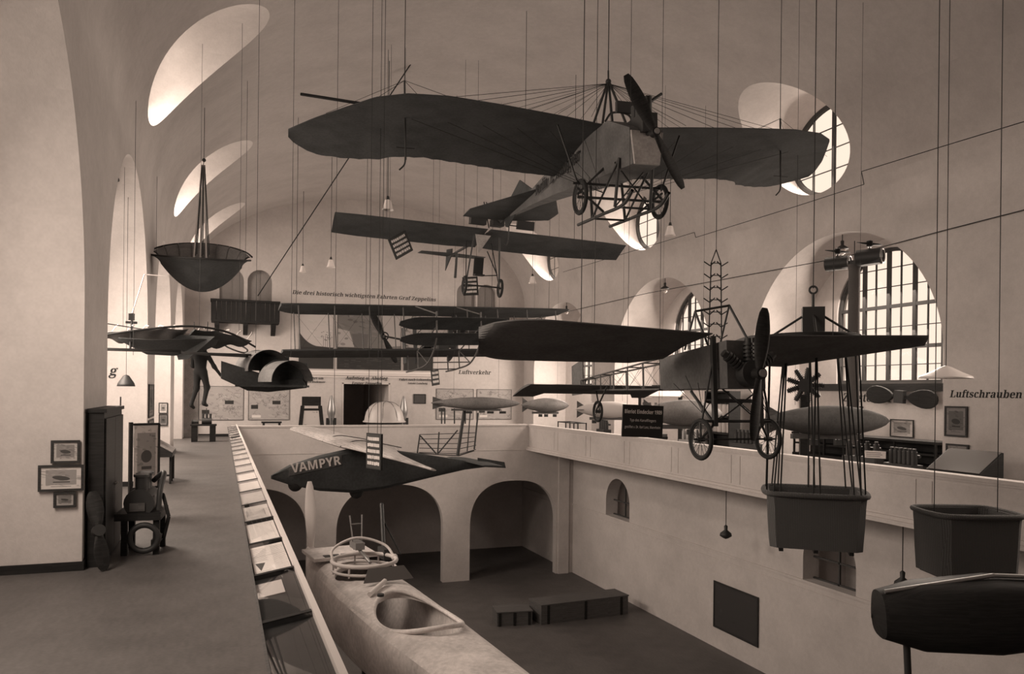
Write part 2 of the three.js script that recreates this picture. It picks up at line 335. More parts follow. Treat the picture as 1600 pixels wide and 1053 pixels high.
{
  const s = new THREE.Shape([[-ZN, LOW - 0.3], [-ZE, LOW - 0.3], [-ZE, -0.45], [-ZN, -0.45]].map((p) => new THREE.Vector2(...p)));
  const wins = [[35.05, 1.25], [20.4, 1.2], [6.5, 1.2]];
  for (const [c, r] of wins) s.holes.push(new THREE.Path(arched(c, r, -2.85, -3.62)));
  const w = struct('wall_lower_right', new THREE.ExtrudeGeometry(s, { depth: 0.7, bevelEnabled: false }).rotateY(Math.PI / 2).translate(XR, 0, 0), M.plaster);
  mesh('string_course', [span(XR - 0.05, XR + 0.02, -3.72, -3.62, ZE, ZN), span(XR - 0.025, XR + 0.02, -3.95, -3.92, ZE, ZN)], M.plaster, w);
  wins.forEach(([c, r], k) => {
const win = struct('window_' + nWindow++, [span(XR + 0.45, XR + 0.52, -3.64, -3.56, -c - r, -c + r)], M.sash);
    mesh('pane', new THREE.ShapeGeometry(new THREE.Shape(arched(0, r, -2.85, -3.62))).rotateY(-Math.PI / 2).translate(XR + 0.55, 0, -c), M.glass, win);
    mesh('chamber', [span(XR + 3.6, XR + 3.7, -4.2, -1.2, -c - 1.6, -c + 1.6), span(XR + 0.65, XR + 3.7, -4.3, -4.2, -c - 1.6, -c + 1.6), span(XR + 0.65, XR + 3.7, -1.2, -1.1, -c - 1.6, -c + 1.6), span(XR + 0.65, XR + 3.7, -4.2, -1.2, -c - 1.7, -c - 1.6), span(XR + 0.65, XR + 3.7, -4.2, -1.2, -c + 1.6, -c + 1.7)], M.plaster, win);
    mesh('mullion', span(XR + 0.45, XR + 0.52, -3.62, -1.6, -c - 0.03, -c + 0.03), M.sash, win);
    mesh('glazing_bar', span(XR + 0.45, XR + 0.52, -2.88, -2.82, -c - r, -c + r), M.sash, win);
  });
}
struct('wall_lower_left', span(XL - 0.6, XL, LOW - 0.3, -0.45, ZE, ZN), M.plaster);
struct('wall_lower_near', span(XL - 0.6, XR + 0.6, LOW - 0.3, -0.45, ZN, ZN + 0.4), M.plaster);
struct('wall_corridor_far', span(XL - 0.6, XR + 0.6, LOW - 0.3, -0.45, ZE - 0.4, ZE), M.plaster);
struct('floor_lower', span(XL - 0.6, XR + 0.6, LOW - 0.3, LOW, ZE, ZN), M.floor);
struct('wall_near', span(XL - DEEP - 0.4, XR + DEEP + 0.4, -0.45, 15.6, ZN + 0.3, ZN + 0.7), M.plaster);

// end wall: door, gallery doors over the balconies
{
  const s = new THREE.Shape([[XL - 2.7, -0.45], [XR + 2.7, -0.45], [XR + 2.7, 15.6], [XL - 2.7, 15.6]].map((p) => new THREE.Vector2(...p)));
  s.holes.push(new THREE.Path([[7.16, 0.02], [9.98, 0.02], [9.98, 3.2], [7.16, 3.2]].map((p) => new THREE.Vector2(...p))));
  const doors = [[0.55, 0.68], [2.13, 0.7], [15.08, 0.66], [16.5, 0.66]];
  for (const [c, r] of doors) s.holes.push(new THREE.Path(arched(c, r, 9.25, 6.9)));
  struct('wall_end', new THREE.ExtrudeGeometry(s, { depth: 0.5, bevelEnabled: false }).translate(0, 0, ZE - 0.5), M.plaster);
  doors.forEach(([c, r], k) => {
    const d = struct('door_' + (k + 2), new THREE.ExtrudeGeometry(new THREE.Shape(arched(c, r, 9.25, 6.9)), { depth: 0.06, bevelEnabled: false }).translate(0, 0, ZE - 0.36), M.grey);
    mesh('door_stile', span(c - 0.03, c + 0.03, 6.9, 9.25 + r - 0.05, ZE - 0.3, ZE - 0.27), M.panelGrey, d);
  });
  const room = struct('door_1', [span(6.6, 7.16, 0, 4, ZE - 9, ZE - 0.45), span(9.98, 10.6, 0, 4, ZE - 9, ZE - 0.45), span(6.6, 10.6, 0, 4, ZE - 9.2, ZE - 9), span(6.6, 10.6, 3.6, 4, ZE - 9, ZE - 0.45), span(6.6, 10.6, -0.3, 0, ZE - 9, ZE - 0.45)], M.plaster);
  mesh('door_frame', [span(7.08, 7.16, 0, 3.28, ZE - 0.05, ZE + 0.02), span(9.98, 10.06, 0, 3.28, ZE - 0.05, ZE + 0.02), span(7.08, 10.06, 3.2, 3.28, ZE - 0.05, ZE + 0.02)], M.cream, room);
  struct('trim_1', [span(4.4, 12.9, 3.86, 4.0, ZE - 0.02, ZE + 0.12), span(4.45, 12.85, 3.74, 3.86, ZE - 0.02, ZE + 0.07), span(4.45, 12.85, 3.6, 3.64, ZE - 0.02, ZE + 0.04)], M.white);
  struct('baseboard_end', [span(XL, 7.08, 0, 0.16, ZE - 0.02, ZE + 0.04), span(10.06, XR, 0, 0.16, ZE - 0.02, ZE + 0.04)], M.darkWood);
  struct('trim_2', span(XL - 0.4, -1.22, 0, 6, ZE - 0.02, ZE + 0.1), M.panelGrey);
}
{
  const bases = [];
  for (let i = 0; i + 1 < BAYS.length; i++) { const a = BAYS[i] - NR, b = BAYS[i + 1] + NR; bases.push(span(XL - 0.02, XL + 0.03, 0, 0.14, a, b), span(XL - DEEP, XL + 0.03, 0, 0.14, a, a + 0.03), span(XL - DEEP, XL + 0.03, 0, 0.14, b - 0.03, b)); }
  struct('baseboard_left', bases, M.darkWood);
}

// ---------------------------------------------------------------- suspension, wheels, airscrews
function hang(g, local, r = 0.011) { r *= 0.75;                               // a wire straight up to the vault
  g.updateMatrixWorld();
  const w = P3(local).clone().applyMatrix4(g.matrixWorld), top = V(w.x, vaultY(w.x) + 0.05, w.z);
  return mesh('hanging_wire', bar(P3(local), g.worldToLocal(top), r, r, 5), M.wire, g);
}
function wheel(parent, [x, y, z], r, tyre = 0.04, spokes = 14, axis = 'x') {
  const turn = (g) => (axis === 'x' ? g.rotateY(Math.PI / 2) : g).translate(x, y, z);
  const w = mesh('wheel', turn(ring(r - tyre, tyre, 36, 8)), M.rubber, parent);
  const s = [ring(r - tyre * 2, tyre * 0.35, 32, 6)];
  for (let k = 0; k < spokes; k++) { const a = k * 2 * Math.PI / spokes; s.push(bar([0.02 * (k % 2 ? 1 : -1), 0, (k % 2 ? 0.04 : -0.04)], [Math.cos(a) * (r - tyre * 2), Math.sin(a) * (r - tyre * 2), 0], 0.004, 0.004, 4)); }
  mesh('spokes', s.map(turn), M.iron, w);
  mesh('hub', turn(new THREE.CylinderGeometry(0.035, 0.035, 0.13, 12).rotateX(Math.PI / 2)), M.iron, w);
  return w;
}
function bladeGeometry(L, w, sgn) {                                // one twisted blade along +y or -y
  const rows = [];
  for (let k = 0; k <= 12; k++) {
    const s = k / 12, half = w * (0.28 + 0.95 * Math.sin(Math.PI * Math.min(1, 0.12 + s * 0.72)) ** 1.2) * (s > 0.93 ? 0.7 : 1) / 2, a = R(24 - 14 * s), t = 0.045 * (1 - 0.75 * s);
    const c = [];
    for (let j = 0; j < 10; j++) { const b = j * Math.PI / 5, u = half * Math.cos(b), v = t * Math.sin(b); c.push([sgn * (u * Math.cos(a) - v * Math.sin(a)), sgn * (0.06 + s * (L - 0.06)), u * Math.sin(a) + v * Math.cos(a)]); }
    rows.push(c);
  }
  return loft(rows);
}
function airscrew(parent, [x, y, z], L, w, tilt, material, name = 'propeller') {
  const g = [bladeGeometry(L, w, 1), bladeGeometry(L, w, -1), new THREE.CylinderGeometry(0.09, 0.09, 0.16, 16).rotateX(Math.PI / 2)];
  const m = mesh(name, g, material, parent); m.position.set(x, y, z); m.rotation.z = R(tilt);
  mesh('hub', [new THREE.CylinderGeometry(0.06, 0.06, 0.22, 12).rotateX(Math.PI / 2)], M.steel, m);
  return m;
}
const boxRow = (z, w0, y0, w1, y1) => [[-w1, y1, z], [w1, y1, z], [w0, y0, z], [-w0, y0, z]];

// ---------------------------------------------------------------- bird-winged monoplane high under the vault
{
  const t = thing('bird_wing_monoplane', 'big dark bird-winged monoplane with scalloped swept wing tips under the vault', 'aeroplane', [8.43, 8.72, -16.25], [-3.6, 0.6, 1.5]);
  const LE = [[0.4, 1.0], [1.5, 1.25], [3.0, 1.5], [4.1, 1.62], [4.9, 1.5], [5.5, 1.1], [6.05, 0.3], [6.65, -0.6], [7.15, -1.5]];
  const TE = [[0.4, -2.25], [1.5, -2.2], [3.0, -1.9], [4.0, -1.7], [4.7, -1.85], [5.0, -2.2], [5.8, -2.55], [6.5, -2.7], [7.0, -2.25], [7.15, -1.8]];
  for (const sx of [-1, 1]) {
    const st = [];
    for (let k = 0; k <= 60; k++) {
      const x = 0.4 + k * 6.75 / 60, sc = 0.07 * Math.abs(Math.sin(x * Math.PI / 0.42)) * Math.min(1, x / 2.5);
      const tip = Math.max(0, (x - 4.5) / 2.6);
      st.push([sx * x, lerpTable(LE, x), lerpTable(TE, x) + sc, 0.1 + 0.02 * x, -0.22 + 0.02 * x + 0.22 * tip * tip]);
    }
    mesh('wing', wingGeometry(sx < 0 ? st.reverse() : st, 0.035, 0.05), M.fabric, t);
    // king post at the outer wing, with its hook below
    mesh('wing_post', [bar([sx * 4.75, -0.75, 0.2], [sx * 4.75, 0.95, 0.2], 0.022), bar([sx * 4.75 - 0.2, -0.5, 0.2], [sx * 4.75 + 0.2, -0.5, 0.2], 0.012), tube([[sx * 4.75, -0.7, 0.2], [sx * 4.75 - 0.03, -0.86, 0.2], [sx * 4.75 - 0.14, -0.98, 0.2]], 0.018, 10)], M.iron, t);
    const wires = [];
    for (let k = 1; k <= 6; k++) { const x = k * 0.78; wires.push(bar([0, 1.32, 0.3], [sx * x, 0.22, 1.1], 0.005, 0.005, 4), bar([0, 1.32, 0.3], [sx * x, 0.1, -1.2], 0.005, 0.005, 4), bar([sx * 0.3, -1.3, 0.6], [sx * x, 0.0, 0.6], 0.005, 0.005, 4)); }
    for (const z of [1.0, -1.2]) wires.push(bar([sx * 4.75, 0.95, 0.2], [sx * 6.4, 0.2, z * 0.6 - 0.7], 0.005, 0.005, 4), bar([sx * 4.75, 0.95, 0.2], [sx * 3.2, 0.2, z], 0.005, 0.005, 4));
    mesh('bracing_wires', wires, M.wire, t);
    hang(t, [sx * 4.75, 0.95, 0.2]);
  }
  mesh('warping_pole', bar(t.worldToLocal(at(470, 147, 16.6)), t.worldToLocal(at(585, 165, 16.4)), 0.035), M.darkWood, t);
  const body = mesh('fuselage', loft([boxRow(2.15, 0.3, -1.05, 0.38, -0.3), boxRow(1.3, 0.4, -1.02, 0.48, 0.1), boxRow(0, 0.42, -0.92, 0.48, 0.2), boxRow(-2.5, 0.28, -0.6, 0.36, 0.14), boxRow(-5, 0.14, -0.35, 0.2, 0.02), boxRow(-7.4, 0.04, -0.2, 0.06, -0.05)]), M.bodyCloth, t);
  const lt = text('E. Rumpler', 0.3, 0.01, font, 0.15).rotateY(-Math.PI / 2 - 0.05).rotateX(0.0).translate(-0.415, -0.3, -1.55);
  mesh('lettering', [lt, text('Berlin', 0.28, 0.01, font, 0.15).rotateY(-Math.PI / 2 - 0.06).translate(-0.315, -0.28, -3.55)], M.ink, body);
  mesh('nose_panel', [extrude([[-0.28, -1.05], [0.28, -1.05], [0.36, -0.38], [-0.36, -0.38]], 0.05, 0.01).translate(0, 0, 2.16)], M.fabricLight, t);
  mesh('cockpit_coaming', tube([[-0.36, 0.22, 0.9], [-0.2, 0.42, 0.9], [0.2, 0.42, 0.9], [0.36, 0.22, 0.9]], 0.025, 20), M.iron, t);
  const eng = [box(0.34, 0.4, 0.8, 0, -0.22, 1.95)];
  for (let k = 0; k < 4; k++) eng.push(new THREE.CylinderGeometry(0.085, 0.085, 0.42, 12).translate(0, 0.12, 1.65 + k * 0.2), bar([0, 0.2, 1.65 + k * 0.2], [0.32, 0.42, 1.65 + k * 0.2], 0.035));
  mesh('engine', eng, M.iron, t);
  mesh('radiator', box(0.6, 0.24, 0.1, 0, 0.4, 1.35), M.iron, t);
  airscrew(t, [0, -0.5, 2.55], 1.28, 0.24, 30, M.darkWood); mesh('propeller_shaft', bar([0, -0.4, 2.1], [0, -0.5, 2.55], 0.05), M.iron, t);
  mesh('mast', [bar([-0.32, 0.2, 0.65], [0, 1.4, 0.3], 0.03), bar([0.32, 0.2, 0.65], [0, 1.4, 0.3], 0.03), bar([-0.32, 0.2, -0.1], [0, 1.4, 0.3], 0.03), bar([0.32, 0.2, -0.1], [0, 1.4, 0.3], 0.03), ball(0.07, 0, 1.36, 0.3, 10), bar([0, 1.36, 0.3], [0, 1.62, 0.3], 0.02)], M.iron, t);
  hang(t, [0, 1.6, 0.3], 0.015);
  hang(t, [0, 0.05, -6.0], 0.011);
  // landing gear
  const gear = [];
  for (const sx of [-1, 1]) {
    gear.push(bar([sx * 0.4, -0.82, 1.7], [sx * 0.42, -1.82, 1.5], 0.035), bar([sx * 0.4, -0.82, 0.1], [sx * 0.42, -1.82, 0.25], 0.035), bar([sx * 0.4, -0.82, 1.7], [sx * 0.42, -1.82, 0.25], 0.025), bar([sx * 0.4, -0.82, 0.9], [sx * 1.05, -1.45, 0.9], 0.03), bar([sx * 0.42, -1.8, 0.9], [sx * 1.05, -1.3, 0.9], 0.028), bar([sx * 1.02, -1.25, 0.9], [sx * 1.5, 0.05, 0.9], 0.022), bar([sx * 0.42, -1.82, 1.5], [-sx * 0.42, -0.85, 1.5], 0.018));
    gear.push(tube([[sx * 0.42, -1.66, 2.35], [sx * 0.42, -1.84, 2.0], [sx * 0.42, -1.84, 0.8], [sx * 0.42, -1.8, -0.6]], 0.04, 24));
  }
  gear.push(bar([-1.05, -1.5, 0.9], [1.05, -1.5, 0.9], 0.03), bar([-1.15, -1.2, 0.9], [1.15, -1.2, 0.9], 0.03), bar([-0.42, -1.82, 1.5], [0.42, -1.82, 1.5], 0.025), bar([-0.42, -1.82, 0.25], [0.42, -1.82, 0.25], 0.025));
  mesh('landing_gear', gear, M.iron, t);
  for (const sx of [-1, 1]) wheel(t, [sx * 0.98, -1.5, 0.9], 0.4, 0.05);
  // fan tail
  const tail = [];
  for (let k = 0; k <= 24; k++) { const x = -1.5 + k * 3 / 24, a = Math.abs(x); tail.push([x, -3.4 - a * 2.4, -8.0 - 0.35 * Math.cos(x) + 0.06 * Math.abs(Math.sin(x * 8)), -0.1, -0.14]); }
  mesh('tailplane', wingGeometry(tail, 0.0, 0.03), M.fabric, t);
  mesh('tail_fin', [extrude([[-8.0, -0.1], [-4.6, -0.1], [-6.4, 0.75], [-7.6, 0.35]], 0.03).rotateY(-Math.PI / 2), extrude([[-8.1, -0.12], [-6.6, -0.12], [-7.7, -0.5], [-8.0, -0.42]], 0.03).rotateY(-Math.PI / 2)], M.fabric, t);
  mesh('tail_skid', [bar([0, -0.2, -7.6], [0, -0.9, -7.8], 0.02), tube([[0, -0.9, -7.8], [0, -1.02, -8.0], [0, -0.95, -8.2]], 0.02, 10)], M.iron, t);
}

// ---------------------------------------------------------------- light monoplane with hammock seat
{
  const t = thing('light_monoplane', 'slender dark monoplane with pilot seat slung under a straight wing', 'aeroplane', [8.6, 7.98, -25.9], [-4.4, 5.6, -2.4]);
  for (const sx of [-1, 1]) {
    const st = [];
    for (let k = 0; k <= 28; k++) { const x = 0.05 + k * 5.1 / 28, tip = Math.max(0, (x - 4.3) / 0.9); st.push([sx * x, 1.1 - 0.15 * tip, -1.15 + 0.05 * Math.abs(Math.sin(x * 6)) + 0.5 * Math.max(0, 1 - x) + (sx > 0 ? 1.3 * Math.max(0, (x - 3) / 2.15) ** 1.5 : 0.35 * tip), 0.5, 0.02]); }
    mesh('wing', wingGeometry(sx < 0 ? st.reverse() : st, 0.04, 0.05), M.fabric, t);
    hang(t, [sx * 3.4, 0.4, 0.3], 0.012);
  }
  mesh('boom', [bar([0, 0.35, 0.9], [0, 0.02, -5.6], 0.07, 0.04, 10)], M.iron, t);
  const tp = []; for (let k = 0; k <= 16; k++) { const x = -1.35 + k * 2.7 / 16; tp.push([x, -4.2 - 0.25 * Math.abs(x), -5.9 + 0.2 * Math.abs(x), 0.06, 0.04]); }
  mesh('tailplane', wingGeometry(tp, 0, 0.03), M.fabric, t);
  mesh('rudder', extrude([[-6.1, -0.55], [-4.9, 0.05], [-4.9, 0.3], [-6.1, 0.35]], 0.03).rotateY(-Math.PI / 2), M.fabric, t);
  mesh('tail_post', [bar([0, 0.05, -4.0], [0, -0.95, -4.0], 0.045, 0.06, 8)], M.iron, t);
  const eng = [box(0.4, 0.22, 0.5, 0.35, 0.78, 0.7)];
  for (let k = 0; k < 4; k++) eng.push(bar([0.35, 0.8, 0.5 + k * 0.15], [0.35 + (k % 2 ? 0.35 : -0.3), 1.12, 0.5 + k * 0.15], 0.07, 0.05, 10));
  eng.push(bar([0.1, 0.6, 0.6], [-0.1, 1.5, 0.4], 0.02), bar([0.35, 0.8, 0.6], [-0.02, 1.5, 0.4], 0.02));
  mesh('engine', eng, M.iron, t);
  mesh('fuel_tank', box(0.55, 0.38, 0.35, -0.35, 0.85, 0.75), M.iron, t);
  mesh('radiator', [box(0.62, 0.3, 0.14, 1.35, 0.8, 0.8), bar([0.6, 0.75, 0.8], [1.1, 0.75, 0.8], 0.02)], M.iron, t);
  mesh('seat', [box(0.34, 0.62, 0.06, -0.15, -0.75, 0.5), box(0.34, 0.06, 0.34, -0.15, -1.05, 0.66), bar([0.1, -0.2, 0.6], [0.5, -1.0, 0.7], 0.02), bar([0.5, -1.0, 0.7], [0, -1.06, 0.7], 0.02)], M.leather, t);
  mesh('pylon_cloth', [extrude([[-0.45, 0.3], [0.1, 0.3], [-0.3, -0.35]], 0.02).translate(0, 0, 0.95)], M.fabricLight, t);
  const gear = [bar([-0.62, -1.42, 0.7], [0.62, -1.42, 0.7], 0.03), bar([-0.45, 0.3, 0.8], [-0.6, -1.4, 0.7], 0.03), bar([0.45, 0.3, 0.8], [0.6, -1.4, 0.7], 0.03), bar([0.45, 0.3, -0.4], [0.6, -1.4, 0.7], 0.02), bar([-0.45, 0.3, -0.4], [-0.6, -1.4, 0.7], 0.02)];
  mesh('landing_gear', gear, M.iron, t);
  for (const sx of [-1, 1]) wheel(t, [sx * 0.64, -1.44, 0.7], 0.33, 0.05, 10);
}

// ---------------------------------------------------------------- biplane with elevator in front
{
  const t = thing('biplane', 'wide dark biplane with paired struts and a twin elevator carried in front', 'aeroplane', [8.41, 5.3, -32.0], [2.2, -6, 1.9]);
  for (const [name, y] of [['upper_wing', 0.95], ['lower_wing', -0.87]]) {
    const st = [];
    for (let k = 0; k <= 40; k++) { const x = -6.25 + k * 12.5 / 40, e = Math.max(0, (Math.abs(x) - 5.2) / 1.05) ** 2; st.push([x, 1.0 - 0.1 * e, -0.95 + 0.7 * e, y, y - 0.02]); }
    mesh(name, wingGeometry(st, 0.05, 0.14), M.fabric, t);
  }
  for (let k = 0; k < 9; k++) { const x = -5.6 + k * 1.4; if (Math.abs(x) < 0.2) continue; for (const z of [0.85, -0.6]) mesh('strut', bar([x, -0.86, z], [x, 0.97, z], 0.024), M.midWood, t); }
  const w = [];
  for (let k = 0; k < 8; k++) { const x = -5.6 + k * 1.4; w.push(bar([x, -0.86, -0.6], [x + 1.4, 0.97, -0.6], 0.004, 0.004, 4), bar([x + 1.4, -0.86, -0.6], [x, 0.97, -0.6], 0.004, 0.004, 4)); }
  mesh('bracing_wires', w, M.wire, t);
  for (const y of [-0.25, -0.85]) { const st = []; for (let k = 0; k <= 20; k++) { const x = -2.3 + k * 4.6 / 20, e = Math.max(0, (Math.abs(x) - 1.5) / 0.8) ** 2; st.push([x, 3.95 - 0.3 * e, 3.15 + 0.25 * e, y + 0.18 - 0.12 * e, y - 0.16 + 0.12 * e, 0.06]); } mesh('elevator', wingGeometry(st, 0.08, 0.06), M.fabric, t); }
  const fr = [];
  for (const sx of [-1, 1]) {
    fr.push(tube([[sx * 0.9, -1.55, -0.9], [sx * 0.9, -1.62, 0.6], [sx * 0.9, -1.55, 2.4], [sx * 0.9, -0.9, 3.5], [sx * 0.9, 0.2, 3.75]], 0.035, 40), bar([sx * 0.9, 0.95, 1.0], [sx * 0.9, 0.15, 3.6], 0.028), bar([sx * 0.9, -0.9, 1.0], [sx * 0.9, -0.4, 3.5], 0.025), bar([sx * 0.9, -0.87, 0.9], [sx * 0.9, -1.6, 0.9], 0.03), bar([sx * 0.9, -0.87, -0.6], [sx * 0.9, -1.58, -0.6], 0.03), bar([sx * 0.9, -0.87, 0.9], [sx * 0.9, -1.56, 2.2], 0.022), bar([sx * 0.5, 0.9, -0.9], [sx * 0.3, 0.5, -3.2], 0.022), bar([sx * 0.5, -0.85, -0.9], [sx * 0.3, -0.5, -3.2], 0.022));
  }
  fr.push(bar([-0.9, -1.55, 2.2], [0.9, -1.55, 2.2], 0.025), bar([-0.9, -1.6, 0.4], [0.9, -1.6, 0.4], 0.025));
  mesh('skid_frame', fr, M.midWood, t);
  for (const sx of [-1, 1]) mesh('rudder', box(0.03, 1.7, 0.55, sx * 0.27, 0, -3.35), M.fabric, t);
  for (const sx of [-1, 1]) airscrew(t, [sx * 1.75, 0.05, -1.25], 1.25, 0.26, sx < 0 ? 24 : -30, M.darkWood);
  mesh('drive_tubes', [bar([0.5, -0.5, -0.5], [1.75, 0.05, -1.1], 0.04), bar([0.5, -0.5, -0.5], [-1.75, 0.05, -1.1], 0.04), ring(0.16, 0.03, 24).translate(-1.75, 0.05, -1.05), ring(0.16, 0.03, 24).translate(1.75, 0.05, -1.05)], M.iron, t);
  mesh('engine', [box(0.45, 0.3, 0.8, 0.4, -0.6, 0.1), ...[0, 1, 2, 3].map((k) => new THREE.CylinderGeometry(0.08, 0.08, 0.36, 12).translate(0.4, -0.3, -0.2 + k * 0.2))], M.iron, t);
  mesh('radiator', box(0.2, 1.3, 0.12, 0.85, 0, 0.1), M.iron, t);
  mesh('seat', [box(0.42, 0.06, 0.4, -0.35, -0.68, 0.6), box(0.42, 0.35, 0.05, -0.35, -0.48, 0.38)], M.leather, t);
  for (const x of [-5.6, -2.8, 2.8, 5.6]) hang(t, [x, 0.97, 0.2], 0.013);
}

// ---------------------------------------------------------------- monoplane with lattice fuselage and big wheels, in front on the right
{
  const t = thing('lattice_monoplane', 'dark monoplane with rounded wing, open lattice fuselage and wire-spoked wheels above the balustrade', 'aeroplane', [7.68, 3.57, -11.13], [-2.4, -4.1, -0.2]);
  const M1 = M.bodyCloth;
  for (const sx of [-1, 1]) {
    const st = [];
    for (let k = 0; k <= 36; k++) {
      const x = 0.42 + k * 3.5 / 36, e = sx < 0 ? Math.max(0, (x - 3.1) / 0.82) : 0, s = Math.sqrt(Math.max(0, 1 - e * e));
      const le = sx < 0 ? (e > 0 ? -0.1 + 1.1 * s : 1.0) : 1.0, te = sx < 0 ? (e > 0 ? -0.1 - 0.8 * s : -0.9 + 0.7 * Math.max(0, 0.9 - x)) : -0.85 + 1.75 * Math.max(0, (x - 2.3) / 1.62);
      st.push([sx * x, le, te, 0.14 + 0.035 * x, -0.12 - 0.004 * x + (te + 0.9) * 0.14]);
    }
    mesh('wing', wingGeometry(sx < 0 ? st.reverse() : st, 0.045, 0.07), M1, t);
    hang(t, [sx * 2.4, 0.2, 0.4], 0.01);
  }
  // fuselage: covered nose, open girder behind
  const L = (z) => { const s = (1.2 - z) / 6.2; return [0.34 * (1 - 0.82 * s), 0.02 - 0.1 * s, -0.72 + 0.4 * s]; };
  mesh('fuselage_cover', loft([1.25, 0.6, -0.2, -1.0].map((z) => { const [w, a, b] = L(z); return boxRow(z, w, b, w, a); })), M1, t);
  const fr = [], zs = [-1.0, -1.7, -2.4, -3.1, -3.8, -4.5, -5.0];
  for (let k = 0; k + 1 < zs.length; k++) {
    const [w0, a0, b0] = L(zs[k]), [w1, a1, b1] = L(zs[k + 1]);
    for (const sx of [-1, 1]) fr.push(bar([sx * w0, a0, zs[k]], [sx * w1, a1, zs[k + 1]], 0.018), bar([sx * w0, b0, zs[k]], [sx * w1, b1, zs[k + 1]], 0.018), bar([sx * w1, a1, zs[k + 1]], [sx * w1, b1, zs[k + 1]], 0.014), bar([sx * w0, a0, zs[k]], [sx * w1, b1, zs[k + 1]], 0.004, 0.004, 4), bar([sx * w0, b0, zs[k]], [sx * w1, a1, zs[k + 1]], 0.004, 0.004, 4));
    fr.push(bar([-w1, a1, zs[k + 1]], [w1, a1, zs[k + 1]], 0.014), bar([-w1, b1, zs[k + 1]], [w1, b1, zs[k + 1]], 0.014));
  }
  mesh('fuselage_girder', fr, M.midWood, t);
  const eng = [new THREE.CylinderGeometry(0.2, 0.2, 0.24, 20).rotateX(Math.PI / 2).translate(0, -0.5, 1.32)];
  for (const a of [-55, 0, 55]) { const c = Math.cos(R(a)), s = Math.sin(R(a)); for (let k = 0; k < 5; k++) eng.push(bar([s * (0.2 + k * 0.06), -0.5 + c * (0.2 + k * 0.06), 1.32], [s * (0.235 + k * 0.06), -0.5 + c * (0.235 + k * 0.06), 1.32], 0.085, 0.085, 12)); eng.push(bar([s * 0.2, -0.5 + c * 0.2, 1.32], [s * 0.55, -0.5 + c * 0.55, 1.32], 0.06, 0.06, 10)); }
  mesh('engine', eng, M.iron, t);
  airscrew(t, [0, -0.52, 1.56], 1.02, 0.19, -8, M.darkWood);
  // pylon over the cockpit
  mesh('pylon', [bar([-0.32, 0.02, 0.7], [-0.32, 0.62, 0.35], 0.02), bar([0.34, 0.02, 0.9], [0.34, 0.75, 0.35], 0.022), bar([-0.32, 0.62, 0.35], [0.34, 0.75, 0.35], 0.022), bar([-0.32, 0.02, 0.0], [-0.32, 0.62, 0.35], 0.016), bar([0.34, 0.02, 0.0], [0.34, 0.75, 0.35], 0.016)], M.iron, t);
  const gear = [];
  for (const sx of [-1, 1]) {
    gear.push(beam([sx * 0.42, 0.1, 1.0], [sx * 0.42, -1.3, 1.0], 0.07, 0.07), bar([sx * 0.34, -0.7, 0.2], [sx * 0.44, -1.25, 1.0], 0.025), bar([sx * 0.34, -0.72, 1.1], [-sx * 0.42, -1.25, 1.0], 0.014), bar([sx * 0.42, -0.2, 1.0], [sx * 0.62, -1.2, 0.95], 0.018));
    gear.push(bar([sx * 0.62, -1.2, 0.9], [sx * 0.62, -1.5, 0.9], 0.02), bar([sx * 0.42, -1.25, 1.0], [sx * 0.62, -1.5, 0.9], 0.02));
    for (let k = 0; k < 5; k++) gear.push(bar([sx * 0.6, -1.1, 0.95], [sx * (0.2 + k * 0.16), -0.6 + 0.12 * (k % 2), 0.9 - k * 0.1], 0.008, 0.008, 4));
  }
  gear.push(beam([-0.45, -0.9, 1.0], [0.45, -0.9, 1.0], 0.06, 0.05), bar([-0.75, -1.5, 0.9], [0.75, -1.5, 0.9], 0.018), bar([-0.6, -1.22, 1.0], [0.6, -1.22, 1.0], 0.025));
  mesh('landing_gear', gear, M.iron, t);
  for (const sx of [-1, 1]) wheel(t, [sx * 0.62, -1.5, 0.9], 0.33, 0.035, 20);
  const tp = []; for (let k = 0; k <= 20; k++) { const x = -1.75 + k * 3.3 / 20, e = Math.abs(x) > 1.1 ? 1 : 0; tp.push([x, -3.75, -4.7 - 0.25 * e, -0.3, -0.42 - 0.06 * e, 0.05]); }
  mesh('tailplane', wingGeometry(tp, 0.04, 0.05), M1, t);
  mesh('rudder', extrude([[-5.6, -0.4], [-4.95, -0.4], [-4.95, 0.4], [-5.6, 0.3]], 0.03).rotateY(-Math.PI / 2).translate(0, 0, 0), M1, t);
  wheel(t, [-0.1, -0.85, -4.0], 0.24, 0.03, 14);
  mesh('tail_wheel_fork', [bar([-0.2, -0.35, -3.3], [-0.15, -0.85, -4.0], 0.018), bar([0.05, -0.35, -4.4], [-0.05, -0.85, -4.0], 0.018)], M.iron, t);
  hang(t, [0, -0.05, -4.4], 0.01);
}
{
  const p = at(1004, 658, 13.4);
  const s = thing('name_board', 'black board with white lettering hung below the lattice monoplane', 'sign', p, [-YAW * 180 / Math.PI + 14, 0, -2]);
  mesh('board', box(0.76, 0.56, 0.03), M.signBlack, s);
  mesh('print', new THREE.PlaneGeometry(0.75, 0.55).translate(0, 0, 0.018), printed(768, 564, (x, w, h) => {
    x.fillStyle = grey(34); x.fillRect(0, 0, w, h); x.fillStyle = grey(235); x.textAlign = 'center';
    x.font = 'bold 96px sans-serif'; x.fillText('Bleriot Eindecker 1909', w / 2, 150, w * 0.94);
    x.font = '62px sans-serif'; x.fillText('Typ des Kanalfliegers', w / 2, 290, w * 0.66); x.fillText('gestiftet v. Dr. Karl Lanz, Mannheim', w / 2, 410, w * 0.9);
  }), s, true);
  hang(s, [-0.3, 0.27, 0], 0.006); hang(s, [0.3, 0.27, 0], 0.006);
}

